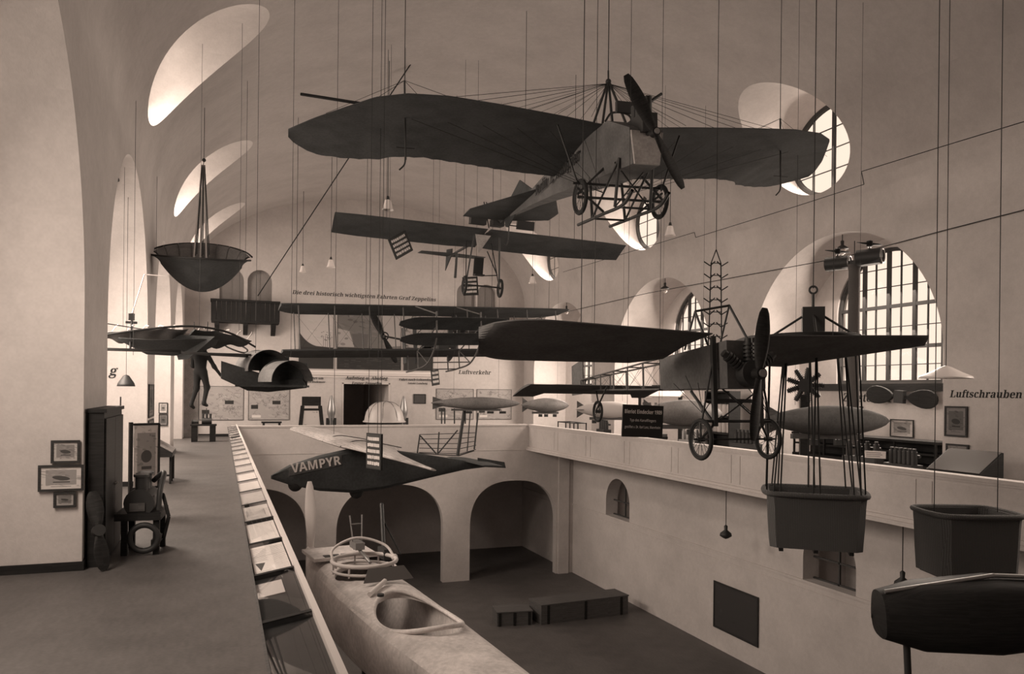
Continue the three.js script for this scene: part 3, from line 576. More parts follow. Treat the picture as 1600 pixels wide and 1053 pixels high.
// ---------------------------------------------------------------- sailplane with the lettered nose
{
  const t = thing('sailplane', 'dark-bodied sailplane with lettered nose and pale tapering wing over the court', 'glider', [3.46, 1.03, -19.15], [-84, -3, -0.5]);
  const rows = [[2.32, 0.05, -0.42, -0.34], [1.9, 0.16, -0.55, -0.1], [1.2, 0.26, -0.68, 0.14], [0.4, 0.3, -0.72, 0.34], [-0.4, 0.28, -0.62, 0.36], [-1.6, 0.18, -0.34, 0.24], [-2.6, 0.09, -0.12, 0.12], [-3.4, 0.02, -0.02, 0.04]];
  const body = mesh('fuselage', loft(rows.map(([z, w, b, a]) => [[-w * 0.8, a, z], [w * 0.8, a, z], [w, a - 0.05, z], [w, b + 0.08, z], [w * 0.7, b, z], [-w * 0.7, b, z], [-w, b + 0.08, z], [-w, a - 0.05, z]])), M.fabric, t);
  const nm = text('VAMPYR', 0.21, 0.012, sans);
  nm.rotateZ(0.21); nm.rotateY(Math.PI / 2).rotateY(-0.1).translate(0.30, -0.13, 1.33);
  mesh('nose_strip', loft([[1.95, 0.175, -0.33, -0.16], [1.3, 0.262, -0.17, 0.06], [0.75, 0.292, -0.04, 0.2]].map(([z, w, b, a]) => [[w, a, z], [w + 0.012, a, z], [w + 0.012, b, z], [w, b, z]])), mat(0.1, { warm: 0 }), body);
  mesh('lettering', nm, M.white, body);
  for (const sx of [-1, 1]) {
    const st = [];
    for (let k = 0; k <= 26; k++) { const x = k * 6.3 / 26, o = Math.max(0, (x - 0.9) / 5.4) ** (sx < 0 ? 1 : 0.6); const f = sx < 0 ? 0.15 : 1; st.push([sx * x * (sx < 0 ? 0.86 : 1), 0.95 - 0.2 * o * f, -0.55 + 1.2 * o * f, 0.47 + 0.02 * o, 0.42 + 0.05 * o, 0.24 * (1 - 0.8 * o * f)]); }
    mesh('wing', wingGeometry(sx < 0 ? st.reverse() : st, 0.02, 0.2, 14), M.plywood, t);
    mesh('wing_joint', tube([[sx * 0.9, 0.45, 0.96], [sx * 0.9, 0.6, 0.6], [sx * 0.9, 0.57, 0.1], [sx * 0.9, 0.47, -0.54]], 0.012, 20), M.midWood, t);
    hang(t, [sx * 2.0, 0.5, 0.4], 0.008);
  }
  for (const [z, y] of [[1.75, -0.55], [0.25, -0.72]]) mesh('landing_ball', ball(0.17, 0, y, z, 16), M.leather, t);
  const tp = []; for (let k = 0; k <= 12; k++) { const x = -1.2 + k * 2.4 / 12; tp.push([x, -2.6, -3.3 + 0.1 * Math.abs(x), 0.1, 0.1, 0.04]); }
  mesh('tailplane', wingGeometry(tp, 0, 0.04), M.fabric, t);
  mesh('rudder', extrude([[-3.85, -0.06], [-3.0, -0.04], [-3.0, 0.2], [-3.8, 0.1]], 0.03).rotateY(-Math.PI / 2), M.fabric, t);
}
function stripedSign(px, py, d, w, h, yaw, roll, rowsN, label, seedN) {
  const s = thing('hanging_placard', label, 'sign', at(px, py, d), [yaw, 0, roll]);
  mesh('board', box(w, h, 0.04), M.signBlack, s);
  mesh('print', new THREE.PlaneGeometry(w * 0.94, h * 0.95).translate(0, 0, 0.022), printed(256, Math.round(256 * h / w), (x, W, Hh) => {
    x.fillStyle = grey(46); x.fillRect(0, 0, W, Hh); x.fillStyle = grey(225); x.textAlign = 'center';
    for (let k = 0; k < rowsN; k++) { const y = Hh * (0.08 + 0.9 * k / rowsN); for (let i = 0, q = W * 0.07; q < W * 0.9; i++) { const ww = 6 + 22 * hash(k + seedN, i); x.fillRect(q, y + 4 * hash(i, k), Math.min(ww, W * 0.93 - q), Hh / rowsN * 0.5); q += ww + 5; } }
  }), s, true);
  hang(s, [w * 0.42, h / 2, 0], 0.007); hang(s, [-w * 0.42, h / 2, 0], 0.007);
  return s;
}
stripedSign(585, 705, 14.2, 0.5, 0.66, -68, 0, 5, 'tall dark placard with rows of white writing beside the sailplane wing', 1);
stripedSign(626, 383, 26, 0.85, 0.72, 28, 30, 4, 'tilted placard with broad white lines below the left wing of the slender monoplane', 2);
stripedSign(735, 447, 27.5, 0.55, 0.66, -14, 4, 4, 'small dark placard hung beside the wheel of the slender monoplane', 3);
stripedSign(680, 590, 31, 0.42, 0.62, 30, 8, 3, 'small dark tilted placard before the white end wall', 4);

// ---------------------------------------------------------------- open fuselage with gun ring, below the camera
{
  const t = thing('open_fuselage', 'pale open aircraft fuselage with gun ring and upright propeller', 'aeroplane', [1.6, -0.08, -13.9], [8, 0, 0]);
  const sec = (z, w, top, bot, k = 20) => Array.from({ length: k }, (_, i) => { const a = i * 2 * Math.PI / k, c = Math.cos(a), s = Math.sin(a); return [w * Math.sign(c) * Math.abs(c) ** 0.75, (s > 0 ? top : bot) * Math.abs(s) ** 0.75, z]; });
  const hullG = loft([sec(0.0, 0.1, 0.08, -0.2), sec(0.35, 0.26, 0.2, -0.5), sec(1.2, 0.44, 0.3, -0.75), sec(2.2, 0.54, 0.32, -0.85), sec(3.4, 0.58, 0.26, -0.85), sec(5.0, 0.56, 0.2, -0.8), sec(7.5, 0.42, 0.12, -0.6), sec(9.5, 0.3, 0.06, -0.4)]);
  const ev = new Evaluator(); ev.attributes = ['position', 'normal', 'uv']; ev.useGroups = false;
  const prep = (g) => { const h = metreUV(clean(g)); const b = new Brush(h); b.updateMatrixWorld(); return b; };
  let b = prep(hullG);
  const inner = loft([sec(1.5, 0.4, 0.2, -0.65), sec(2.2, 0.5, 0.26, -0.78), sec(3.4, 0.54, 0.2, -0.78), sec(5.0, 0.52, 0.14, -0.72), sec(7.0, 0.42, 0.08, -0.55)]);
  b = ev.evaluate(b, prep(inner), SUBTRACTION);
  b = ev.evaluate(b, prep(new THREE.CylinderGeometry(0.42, 0.42, 1.2, 40).translate(0, 0.5, 2.75)), SUBTRACTION);
  b = ev.evaluate(b, prep(new THREE.CylinderGeometry(1, 1, 1.2, 40).scale(0.47, 1, 0.85).translate(0.02, 0.35, 4.75)), SUBTRACTION);
  const hull = mesh('hull', toCreasedNormals(clean(b.geometry), 0.5), M.hull, t);
  mesh('coaming', tube(Array.from({ length: 20 }, (_, k) => { const a = k * Math.PI / 10; return [0.02 + 0.47 * Math.cos(a), 0.3 - 0.16 * Math.cos(a) ** 2 - 0.03, 4.75 + 0.85 * Math.sin(a)]; }), 0.03, 60, true), M.hull, hull);
  const rg = mesh('gun_ring', [ring(0.46, 0.03, 48).rotateX(Math.PI / 2).translate(0, 0.46, 2.75), ring(0.46, 0.02, 48).rotateX(Math.PI / 2).translate(0, 0.34, 2.75), ball(0.05, 0.46, 0.46, 2.75, 12)], M.cream, t);
  const posts = []; for (let k = 0; k < 8; k++) { const a = k * Math.PI / 4; posts.push(bar([0.46 * Math.cos(a), 0.3, 2.75 + 0.46 * Math.sin(a)], [0.46 * Math.cos(a), 0.46, 2.75 + 0.46 * Math.sin(a)], 0.014)); }
  posts.forEach((p) => mesh('ring_post', p, M.cream, rg));
  mesh('gun_bow', [tube([[-0.46, 0.46, 2.75], [-0.4, 0.6, 2.5], [0, 0.72, 2.38], [0.4, 0.6, 2.5], [0.46, 0.46, 2.75]], 0.02, 30)], M.cream, t);
  mesh('gun_sight', [bar([-0.05, 0.55, 2.4], [-0.09, 1.05, 2.3], 0.01), bar([0.07, 0.55, 2.4], [0.1, 1.05, 2.3], 0.01), bar([-0.08, 0.92, 2.32], [0.09, 0.92, 2.32], 0.01), box(0.14, 0.1, 0.3, 0, 0.62, 2.4), bar([0, 0.62, 2.2], [0.04, 0.45, 2.9], 0.025)], M.steel, t);
  const gun = mesh('machine_gun', [bar([0.45, 0.5, 2.3], [0.62, 1.1, 1.7], 0.03), bar([0.56, 0.9, 1.9], [0.8, 0.35, 2.1], 0.015), box(0.12, 0.16, 0.3, 0.43, 0.46, 2.4)], M.iron, t);
  mesh('windscreen', [extrude([[-0.36, 0], [0.36, 0], [0.26, 0.2], [-0.26, 0.2]], 0.015).rotateX(-0.6).translate(0.12, 0.3, 3.45)], mat(0.1, { roughness: 0.2 }), t);
  mesh('centre_wing_stub', [box(1.0, 0.05, 0.8, -0.02, 0.34, 1.55)], M.hull, t);
  const win = []; for (let k = 0; k < 4; k++) win.push(box(0.1, 0.012, 0.14, -0.3 + k * 0.14, 0.37, 1.85)); mesh('deck_window', win, M.iron, t);
  mesh('handle', [bar([-0.3, 0.27, 3.9], [0.05, 0.32, 3.5], 0.035)], M.cream, t);
  mesh('vent', new THREE.CylinderGeometry(0.045, 0.045, 0.03, 16).translate(-0.22, 0.3, 4.1), M.iron, t);
  const pr = airscrew(t, [-0.05, 0.05, -0.1], 1.25, 0.15, 2, M.paleWood);
  for (const sx of [-1, 1]) for (const z of [1.5, 6]) mesh('stand_leg', bar([sx * 0.4, -0.6, z], [sx * 0.6, LOW + 0.08, z], 0.05), M.iron, t);
}

// ---------------------------------------------------------------- end wall: pictures, maps, lettering, balconies
function picture(name, label, w, h, pos, yaw, draw, o = {}) {
  const g = thing(name, label, o.category ?? 'picture', pos, [yaw, 0, o.roll ?? 0], o.group), f = o.frame ?? 0.05, d = 0.035, fm = o.frameMat ?? M.frame;
  mesh('frame', [box(w, f, d, 0, h / 2 - f / 2, d / 2), box(w, f, d, 0, -h / 2 + f / 2, d / 2), box(f, h - 2 * f, d, -w / 2 + f / 2, 0, d / 2), box(f, h - 2 * f, d, w / 2 - f / 2, 0, d / 2)], fm, g);
  mesh('print', box(w - 2 * f, h - 2 * f, 0.012, 0, 0, 0.01), draw.isMaterial ? draw : printed(o.res ?? 256, Math.round((o.res ?? 256) * h / w), draw), g, true);
  return g;
}
const scribble = (x, w, h, n, lo, hi, s0) => { for (let i = 0; i < n; i++) { const a = hash(i, s0), b = hash(i + 31, s0), c = hash(i + 77, s0); x.fillStyle = grey(lo + (hi - lo) * hash(i, s0 + 5)); x.globalAlpha = 0.35; x.beginPath(); x.ellipse(a * w, b * h, 3 + c * w * 0.1, 2 + hash(i + 9, s0) * h * 0.03, c * 0.8 - 0.4, 0, 7); x.fill(); } x.globalAlpha = 1; };
const posters = [
  [4.42, 6.52, 'tall painting of misty lake and dark slope on the end wall', (x, w, h) => { x.fillStyle = grey(185); x.fillRect(0, 0, w, h); scribble(x, w, h * 0.55, 40, 165, 205, 3); x.fillStyle = grey(58); x.beginPath(); x.moveTo(0, h * 0.42); x.quadraticCurveTo(w * 0.2, h * 0.6, w * 0.5, h * 0.64); x.lineTo(w, h * 0.66); x.lineTo(w, h); x.lineTo(0, h); x.fill(); x.fillStyle = grey(95); for (let i = 0; i < 26; i++) x.fillRect(w * (0.62 + 0.33 * hash(i, 2)), h * (0.4 + 0.14 * hash(i, 3)), 9, 4); for (let i = 0; i < 5; i++) x.fillRect(w * (0.7 + 0.06 * i), h * 0.47, 3, h * 0.18); scribble(x, w, h, 0, 0, 0, 1); x.fillStyle = grey(46); x.fillRect(0, h * 0.66, w, h); }],
  [6.72, 10.76, 'wide painting of a grey rising airship over dark ground on the end wall', (x, w, h) => { x.fillStyle = grey(105); x.fillRect(0, 0, w, h); scribble(x, w, h * 0.6, 90, 82, 135, 8); x.fillStyle = grey(160); x.beginPath(); x.moveTo(0, h * 0.34); x.lineTo(w * 0.18, h * 0.38); x.lineTo(w * 0.26, h * 0.64); x.lineTo(0, h * 0.64); x.fill(); x.beginPath(); x.moveTo(w * 0.68, h * 0.1); x.lineTo(w, 0); x.lineTo(w, h * 0.6); x.lineTo(w * 0.78, h * 0.62); x.fill(); x.fillStyle = grey(60); scribble(x, w * 0.5, h * 0.6, 14, 40, 70, 12); x.fillStyle = grey(90); x.beginPath(); x.moveTo(w * 0.22, h * 0.42); x.lineTo(w * 0.48, h * 0.42); x.lineTo(w * 0.46, h * 0.64); x.lineTo(w * 0.26, h * 0.64); x.fill(); x.fillStyle = grey(40); x.fillRect(0, h * 0.65, w, h); for (let i = 0; i < 130; i++) { x.fillStyle = grey(36 + 30 * hash(i, 4)); x.fillRect(w * hash(i, 6), h * (0.66 + 0.33 * hash(i, 7)), 18, 3); } }],
  [10.92, 12.86, 'tall painting of pale sky and dark shore on the end wall', (x, w, h) => { x.fillStyle = grey(150); x.fillRect(0, 0, w, h); scribble(x, w, h * 0.6, 40, 120, 175, 21); x.fillStyle = grey(52); x.fillRect(0, h * 0.62, w, h); scribble(x, w, h, 30, 40, 70, 23); x.fillStyle = grey(44); x.fillRect(0, h * 0.72, w, h); }],
];
for (const [x0, x1, label, draw] of posters) picture('wall_painting', label, x1 - x0, 3.85, [(x0 + x1) / 2, 6.03, ZE + 0.01], 0, draw, { frame: 0.03, frameMat: M.midWood, res: 256, category: 'painting' });
const mapDraw = (s0) => (x, w, h) => {
  x.fillStyle = grey(166); x.fillRect(0, 0, w, h); scribble(x, w, h, 70, 120, 200, s0);
  x.strokeStyle = grey(90); for (let k = 0; k < 26; k++) { x.beginPath(); let a = hash(k, s0) * w, b = hash(k, s0 + 1) * h; x.moveTo(a, b); for (let i = 0; i < 14; i++) { a += (hash(i, k + s0) - 0.45) * 30; b += (hash(i, k + s0 + 9) - 0.5) * 26; x.lineTo(a, b); } x.stroke(); }
  x.fillStyle = grey(42); x.fillRect(w * (0.5 + 0.1 * hash(s0, 1)), h * 0.42, w * 0.2, h * 0.11); x.fillRect(w * 0.06, h * (0.55 + 0.2 * hash(s0, 2)), w * 0.17, h * 0.12);
  x.fillStyle = grey(215); x.fillRect(w * 0.08, h * 0.86, w * 0.22, h * 0.08);
};
[[-1.2, 1.28, 'wall map beside the grey pilaster of the left gallery'], [1.54, 3.92, 'wall map with pale label behind the low bench'], [13.1, 15.64, 'wall map next to the small dark notice'], [15.86, 18.32, 'wall map nearest the windowed side wall']].forEach(([a, b, label], k) => picture('wall_map', label, b - a, 2.0, [(a + b) / 2, 1.97, ZE + 0.01], 0, mapDraw(k * 13 + 2), { frame: 0.025, frameMat: M.midWood, category: 'map', group: 'maps on the end wall' }));
picture('wall_notice', 'small dark framed notice on the end wall', 0.82, 0.62, [12.0, 2.3, ZE + 0.01], 0, (x, w, h) => { x.fillStyle = grey(70); x.fillRect(0, 0, w, h); scribble(x, w, h, 20, 55, 100, 4); }, { category: 'notice' });
function lettering(label, lines, pos, yaw, size, slant = 0.2) {
  const g = thing('wall_lettering', label, 'lettering', pos, [yaw, 0, 0]);
  lines.forEach((l, k) => mesh('words', text(l, size * (k ? 0.85 : 1), 0.004, font, slant).translate(0, -k * size * 1.55, 0), M.ink, g));
  return g;
}
lettering('long painted heading over the three end wall paintings', ['Die drei historisch wichtigsten Fahrten Graf Zeppelins'], [8.5, 8.62, ZE + 0.002], 0, 0.235);
lettering('two painted caption lines above the dark doorway', ['Aufstieg u. Abstieg', 'Erster Zeppelin'], [8.57, 3.48, ZE + 0.05], 0, 0.2);
lettering('painted caption under the lake painting', ['Fahrt um', 'den Bodensee'], [5.45, 3.46, ZE + 0.05], 0, 0.14);
lettering('painted caption under the shore painting', ['Fahrt nach Echterdingen', 'Letzte Landung'], [11.85, 3.46, ZE + 0.05], 0, 0.14);
lettering('painted word on the white wall above the right maps', ['Luftverkehr'], [15.7, 3.95, ZE + 0.002], 0, 0.26);
function balcony(x0, x1, label) {
  const t = thing('balcony', label, 'balcony', [(x0 + x1) / 2, 6.75, ZE], [0, 0, 0], 'balconies on the end wall'), w = x1 - x0;
  mesh('floor_slab', box(w, 0.14, 1.0, 0, 0, 0.5), M.darkWood, t);
  mesh('handrail', [box(w + 0.1, 0.12, 0.12, 0, 1.2, 0.95), box(0.12, 0.12, 0.95, -w / 2, 1.2, 0.48), box(0.12, 0.12, 0.95, w / 2, 1.2, 0.48)], M.darkWood, t);
  for (let k = 0; k < 14; k++) mesh('board', box(w / 14 - 0.02, 1.1, 0.05, -w / 2 + (k + 0.5) * w / 14, 0.6, 0.95), M.darkWood, t);
  for (const sx of [-1, 1]) mesh('side_panel', box(0.05, 1.1, 0.9, sx * w / 2, 0.6, 0.47), M.darkWood, t);
  for (const k of [-0.42, 0, 0.42]) mesh('bracket', extrude([[0, 0], [0.85, 0], [0.85, -0.14], [0.25, -0.6], [0, -0.65]], 0.22, 0.02).rotateY(-Math.PI / 2).translate(k * w + 0.11, -0.07, 0), M.darkWood, t);
  return t;
}
balcony(-0.55, 3.2, 'dark timber balcony below the arched doors at the left gallery end');
balcony(14.1, 17.75, 'dark timber balcony below the arched doors behind the biplane');

// far gallery floor
{
  const p = [8.75, 0, -43.4], t = thing('domed_tank', 'large pale riveted dome with brim before the dark doorway', 'dome', p);
  mesh('drum', lathe([[0.0, 0], [1.0, 0], [1.0, 1.02], [0, 1.02]], 40), M.midWood, t);
  mesh('dome', lathe([[1.2, 1.02], [1.22, 1.06], [1.13, 1.12], [1.1, 1.3], [1.02, 1.6], [0.86, 1.88], [0.6, 2.08], [0.3, 2.17], [0, 2.2]], 44), mat(0.45, { roughness: 0.4 }), t);
  for (let k = 0; k < 8; k++) { const a = k * Math.PI / 4 + 0.3; mesh('seam', tube([[1.12 * Math.cos(a), 1.12, 1.12 * Math.sin(a)], [1.03 * Math.cos(a), 1.6, 1.03 * Math.sin(a)], [0.61 * Math.cos(a), 2.09, 0.61 * Math.sin(a)], [0.1, 2.21, 0.05]], 0.012, 16, false, 5), M.midWood, t); }
  mesh('slot', box(0.1, 0.5, 0.05, -0.55, 1.62, 0.78).rotateX(-0.18).rotateZ(-0.1), M.iron, t);
}
{
  const mk = (x, label) => {
    const t = thing('upright_bomb', label, 'bomb', [x, 0, ZE + 0.5], [0, 0, 0], 'upright bombs flanking the doorway');
    mesh('plinth', box(0.34, 0.5, 0.34, 0, 0.25, 0), M.darkWood, t);
    mesh('body', lathe([[0, 0.5], [0.12, 0.5], [0.1, 0.9], [0.24, 1.35], [0.26, 1.6], [0.16, 2.1], [0.07, 2.45], [0, 2.5]], 20), M.steel, t);
    for (let k = 0; k < 4; k++) mesh('fin', box(0.3, 0.5, 0.015, 0.16, 0.85, 0).rotateY(k * Math.PI / 2), M.iron, t);
  };
  mk(6.35, 'steel bomb standing nose up left of the dark doorway'); mk(10.85, 'steel bomb standing nose up right of the dark doorway');
}
{
  const t = thing('display_stand', 'dark trapezoid display stand with pale chart and header board', 'stand', [4.6, 0, -42.5], [0, 0, 0]);
  for (const sx of [-1, 1]) mesh('side_leg', beam([sx * 0.66, 0, 0], [sx * 0.46, 1.95, -0.1], 0.2, 0.14), M.darkWood, t);
  mesh('header', box(1.0, 0.5, 0.06, 0, 2.2, -0.1), M.darkWood, t);
  mesh('chart', box(0.95, 1.15, 0.03, 0, 1.15, -0.04), printed(200, 240, (x, w, h) => { x.fillStyle = grey(205); x.fillRect(0, 0, w, h); scribble(x, w, h, 8, 40, 120, 7); x.fillStyle = grey(50); x.fillRect(0, h * 0.72, w * 0.4, h * 0.3); }), t, true);
  mesh('crossbar', box(1.0, 0.12, 0.12, 0, 1.75, -0.08), M.darkWood, t);
  mesh('shelf', box(1.2, 0.1, 0.3, 0, 0.5, 0), M.darkWood, t);
}
{
  const t = thing('wooden_bench', 'low dark bench standing under the wall map', 'bench', [2.85, 0, ZE + 0.6]);
  mesh('seat', box(1.15, 0.1, 0.35, 0, 0.85, 0), M.darkWood, t);
  for (const sx of [-1, 1]) mesh('leg', box(0.12, 0.8, 0.3, sx * 0.45, 0.4, 0), M.darkWood, t);
}

// ---------------------------------------------------------------- airship models
function airship(label, p, len, r, yaw, o = {}) {
  const t = thing('airship_model', label, 'airship model', p, [yaw, 0, o.roll ?? 0], 'hanging airship models');
  const pr = []; for (let k = 0; k <= 26; k++) { const s = k / 26, y = -len / 2 + s * len; pr.push([r * Math.max(0.02, (Math.sin(Math.PI * s) ** 0.62) * (0.8 + 0.25 * s)), y]); }
  mesh('envelope', lathe(pr, 26).rotateZ(-Math.PI / 2), o.mat ?? M.envelope, t);
  mesh('keel', box(len * 0.55, r * 0.3, r * 0.3, 0, -r * 0.98, 0), M.midWood, t);
  for (let k = 0; k < 4; k++) mesh('fin', extrude([[0, 0], [len * 0.14, 0], [len * 0.16, r * 0.25], [0, r * 0.95]], 0.02).rotateX(k * Math.PI / 2).translate(-len * 0.48, 0, 0), M.midWood, t);
  for (const s of o.cars ?? [-0.2, 0.22]) { const c = mesh('gondola', box(len * 0.07, r * 0.35, r * 0.35, s * len, -r * 1.35, 0), M.iron, t); mesh('strut', [bar([s * len - 0.05, -r * 1.3, 0], [s * len - 0.05, -r * 0.9, 0], 0.01), bar([s * len + 0.05, -r * 1.3, 0], [s * len + 0.05, -r * 0.9, 0], 0.01)].slice(0, 1), M.iron, c); }
  if (!o.stand) for (const s of [-0.25, 0.25]) hang(t, [s * len, r * 0.95, 0], 0.006);
  else for (const s of [-0.25, 0.25]) mesh('stand_post', bar([s * len, -r, 0], [s * len, -(p.y ?? p[1]), 0], 0.025), M.iron, t);
  return t;
}
{
  const d = 31, s = d / F, c = at(744, 630, d), t = airship('pointed airship model carrying an open wire-railed platform on long poles', c, 143 * s, 10.5 * s, -6, { cars: [-0.08, 0.16, 0.3] });
  const L = (x, y) => t.worldToLocal(at(x, y, d));
  mesh('mast', bar(L(726, 638), L(715, 712), 0.07), M.iron, t);
  for (const x of [690, 695, 710, 727]) mesh('pole', bar(L(x, 638), L(x, 662), 0.03), M.iron, t);
  mesh('pole', bar(L(735, 642), L(730, 705), 0.025), M.iron, t); mesh('pole', bar(L(747, 645), L(741, 702), 0.035), M.iron, t);
  const rails = []; for (let k = 0; k < 5; k++) rails.push(bar(L(655, 679 + k * 7), L(719, 677 + k * 8), 0.014), bar(L(719, 677 + k * 8), L(744, 676 + k * 6.5), 0.014));
  mesh('railing', rails, M.iron, t);
  mesh('platform_frame', [bar(L(656, 679), L(652, 708), 0.03), bar(L(686, 675), L(684, 709), 0.03), bar(L(657, 681), L(682, 709), 0.03), bar(L(684, 709), L(715, 672), 0.03), bar(L(652, 708), L(716, 712), 0.02), bar(L(716, 712), L(741, 704), 0.025)], M.iron, t);
}
airship('short blunt airship model with three tiny cars before the corner of the hall', at(852, 633, 40), 2.55, 0.4, -10, { cars: [-0.1, 0.02, 0.2] });
airship('pale airship model hanging behind the spoked tail wheel', at(948, 640, 34), 2.75, 0.4, -22, { mat: M.cream, cars: [-0.2] });
airship('dark airship model behind the black name board', at(1066, 645, 27), 2.9, 0.5, -16, { cars: [0.1] });
airship('long grey airship model hanging over the right balustrade', at(1292, 657, 20), 3.5, 0.42, -14, { mat: M.bodyCloth, cars: [-0.1, 0.1] });

// ---------------------------------------------------------------- balloon baskets
function basket(label, c, w, dpt, h, yaw, ringAt) {
  const t = thing('balloon_basket', label, 'basket', c, [yaw, 0, 0]);
  const rr = (s, y) => { const a = w / 2 * s, b = dpt / 2 * s, k = 0.12; return [[-a + k, y, -b], [a - k, y, -b], [a, y, -b + k], [a, y, b - k], [a - k, y, b], [-a + k, y, b], [-a, y, b - k], [-a, y, -b + k]]; };
  mesh('wickerwork', loft([rr(0.93, 0), rr(0.96, h * 0.4), rr(0.98, h * 0.8), rr(1.0, h), rr(0.94, h), rr(0.9, h * 0.5), rr(0.88, 0.06)], true), M.wicker, t);
  mesh('rim', tube(rr(1.0, h), 0.05, 80, true), M.wicker, t);
  for (const sx of [-0.35, 0, 0.35]) mesh('floor_runner', box(0.08, 0.07, dpt * 0.9, sx * w, -0.03, 0), M.darkWood, t);
  if (ringAt) {
    const q = t.worldToLocal(ringAt.clone());
    mesh('load_ring', ring(0.82, 0.05, 48).rotateX(Math.PI / 2).translate(q.x, q.y, q.z), M.darkWood, t);
    const n = 10, cor = rr(1.0, h);
    for (let k = 0; k < n; k++) { const a = (k + 0.5) * 2 * Math.PI / n, px = Math.cos(a) * 0.82, pz = Math.sin(a) * 0.82; for (const e of [0.06, -0.06]) mesh('rope', bar([Math.max(-w / 2, Math.min(w / 2, px * 1.45 + e)), h, Math.max(-dpt / 2, Math.min(dpt / 2, pz * 1.2))], [q.x + px, q.y, q.z + pz], 0.016, 0.016, 5), M.wire, t); }
    mesh('ballast_box', box(0.4, 0.55, 0.4, q.x, q.y + 0.3, q.z), M.iron, t);
    for (const [ax, az] of [[1, 0], [-1, 0], [0, 1], [0, -1]]) mesh('sling', bar([q.x + ax * 0.8, q.y, q.z + az * 0.8], [q.x + ax * 0.2, q.y + 0.4, q.z + az * 0.2], 0.025), M.iron, t);
    mesh('hook', [bar([q.x, q.y + 0.55, q.z], [q.x, q.y + 0.85, q.z], 0.03), ring(0.07, 0.02, 20).translate(q.x, q.y + 0.92, q.z)], M.iron, t);
    hang(t, [q.x, q.y + 0.95, q.z], 0.012);
  } else for (const sx of [-1, 1]) hang(t, [sx * w * 0.4, h, 0], 0.012);
  return t;
}
basket('big dark wicker balloon basket slung on many ropes from a ring', at(1271, 850, 14.9).setY(at(1271, 850, 14.9).y), 1.75, 1.35, 1.02, -38, at(1270, 527, 14.9));
basket('dark wicker balloon basket hanging close to the right wall', at(1508, 895, 14.5), 1.5, 1.2, 1.15, -20, null);
{
  const t = thing('streamlined_nacelle', 'dark rounded nacelle with light upper edge below the right balustrade', 'nacelle', at(1490, 968, 12.2), [-28, 0, 3]); t.scale.setScalar(0.9); t.updateMatrixWorld();
  const sec = (z, w, top, bot) => Array.from({ length: 24 }, (_, i) => { const a = i * Math.PI / 12, c = Math.cos(a), s = Math.sin(a); return [z, (s > 0 ? top : bot) * Math.abs(s) ** 0.7, w * Math.sign(c) * Math.abs(c) ** 0.7]; });
  mesh('shell', loft([sec(-1.35, 0.1, 0.3, 0.1), sec(-1.25, 0.4, 0.52, -0.3), sec(-0.6, 0.6, 0.68, -0.5), sec(0.6, 0.65, 0.78, -0.55), sec(1.8, 0.5, 0.72, -0.4), sec(2.4, 0.2, 0.5, -0.1)]), M.darkWood, t);
  mesh('upper_edge', [bar([-1.2, 0.55, 0.2], [0.6, 0.82, 0.2], 0.04), bar([0.6, 0.82, 0.2], [1.8, 0.76, 0.2], 0.04)], M.steel, t);
  for (const x of [-0.8, 1.2]) mesh('support', bar([x, -0.3, 0], [x, (LOW - t.position.y) / 0.9 + 0.05, 0], 0.06), M.iron, t);
}

// ---------------------------------------------------------------- model mast of paired ropes with barbs
{
  const d = 17, c = at(1119, 390, d), t = thing('barbed_rope_ladder', 'slim hanging ladder of two ropes with barbed rungs', 'ladder', c, [-18, 0, 0]);
  for (const sx of [-1, 1]) mesh('rope', [bar([sx * 0.11, -0.3, 0], [sx * 0.15, -2.3, 0], 0.014), bar([0, 0, 0], [sx * 0.11, -0.3, 0], 0.012)], M.wire, t);
  for (let k = 0; k < 8; k++) { const y = -0.3 - k * 0.27; mesh('rung', [bar([-0.12, y, 0], [0.12, y, 0], 0.01), ...[-1, 1].flatMap((sx) => [bar([sx * 0.13, y - 0.06, 0], [sx * 0.27, y + 0.03, 0], 0.014), bar([sx * 0.13, y - 0.06, 0], [sx * 0.02, y + 0.04, 0], 0.014)])], M.iron, t); }
  hang(t, [0, 0, 0], 0.01);
}

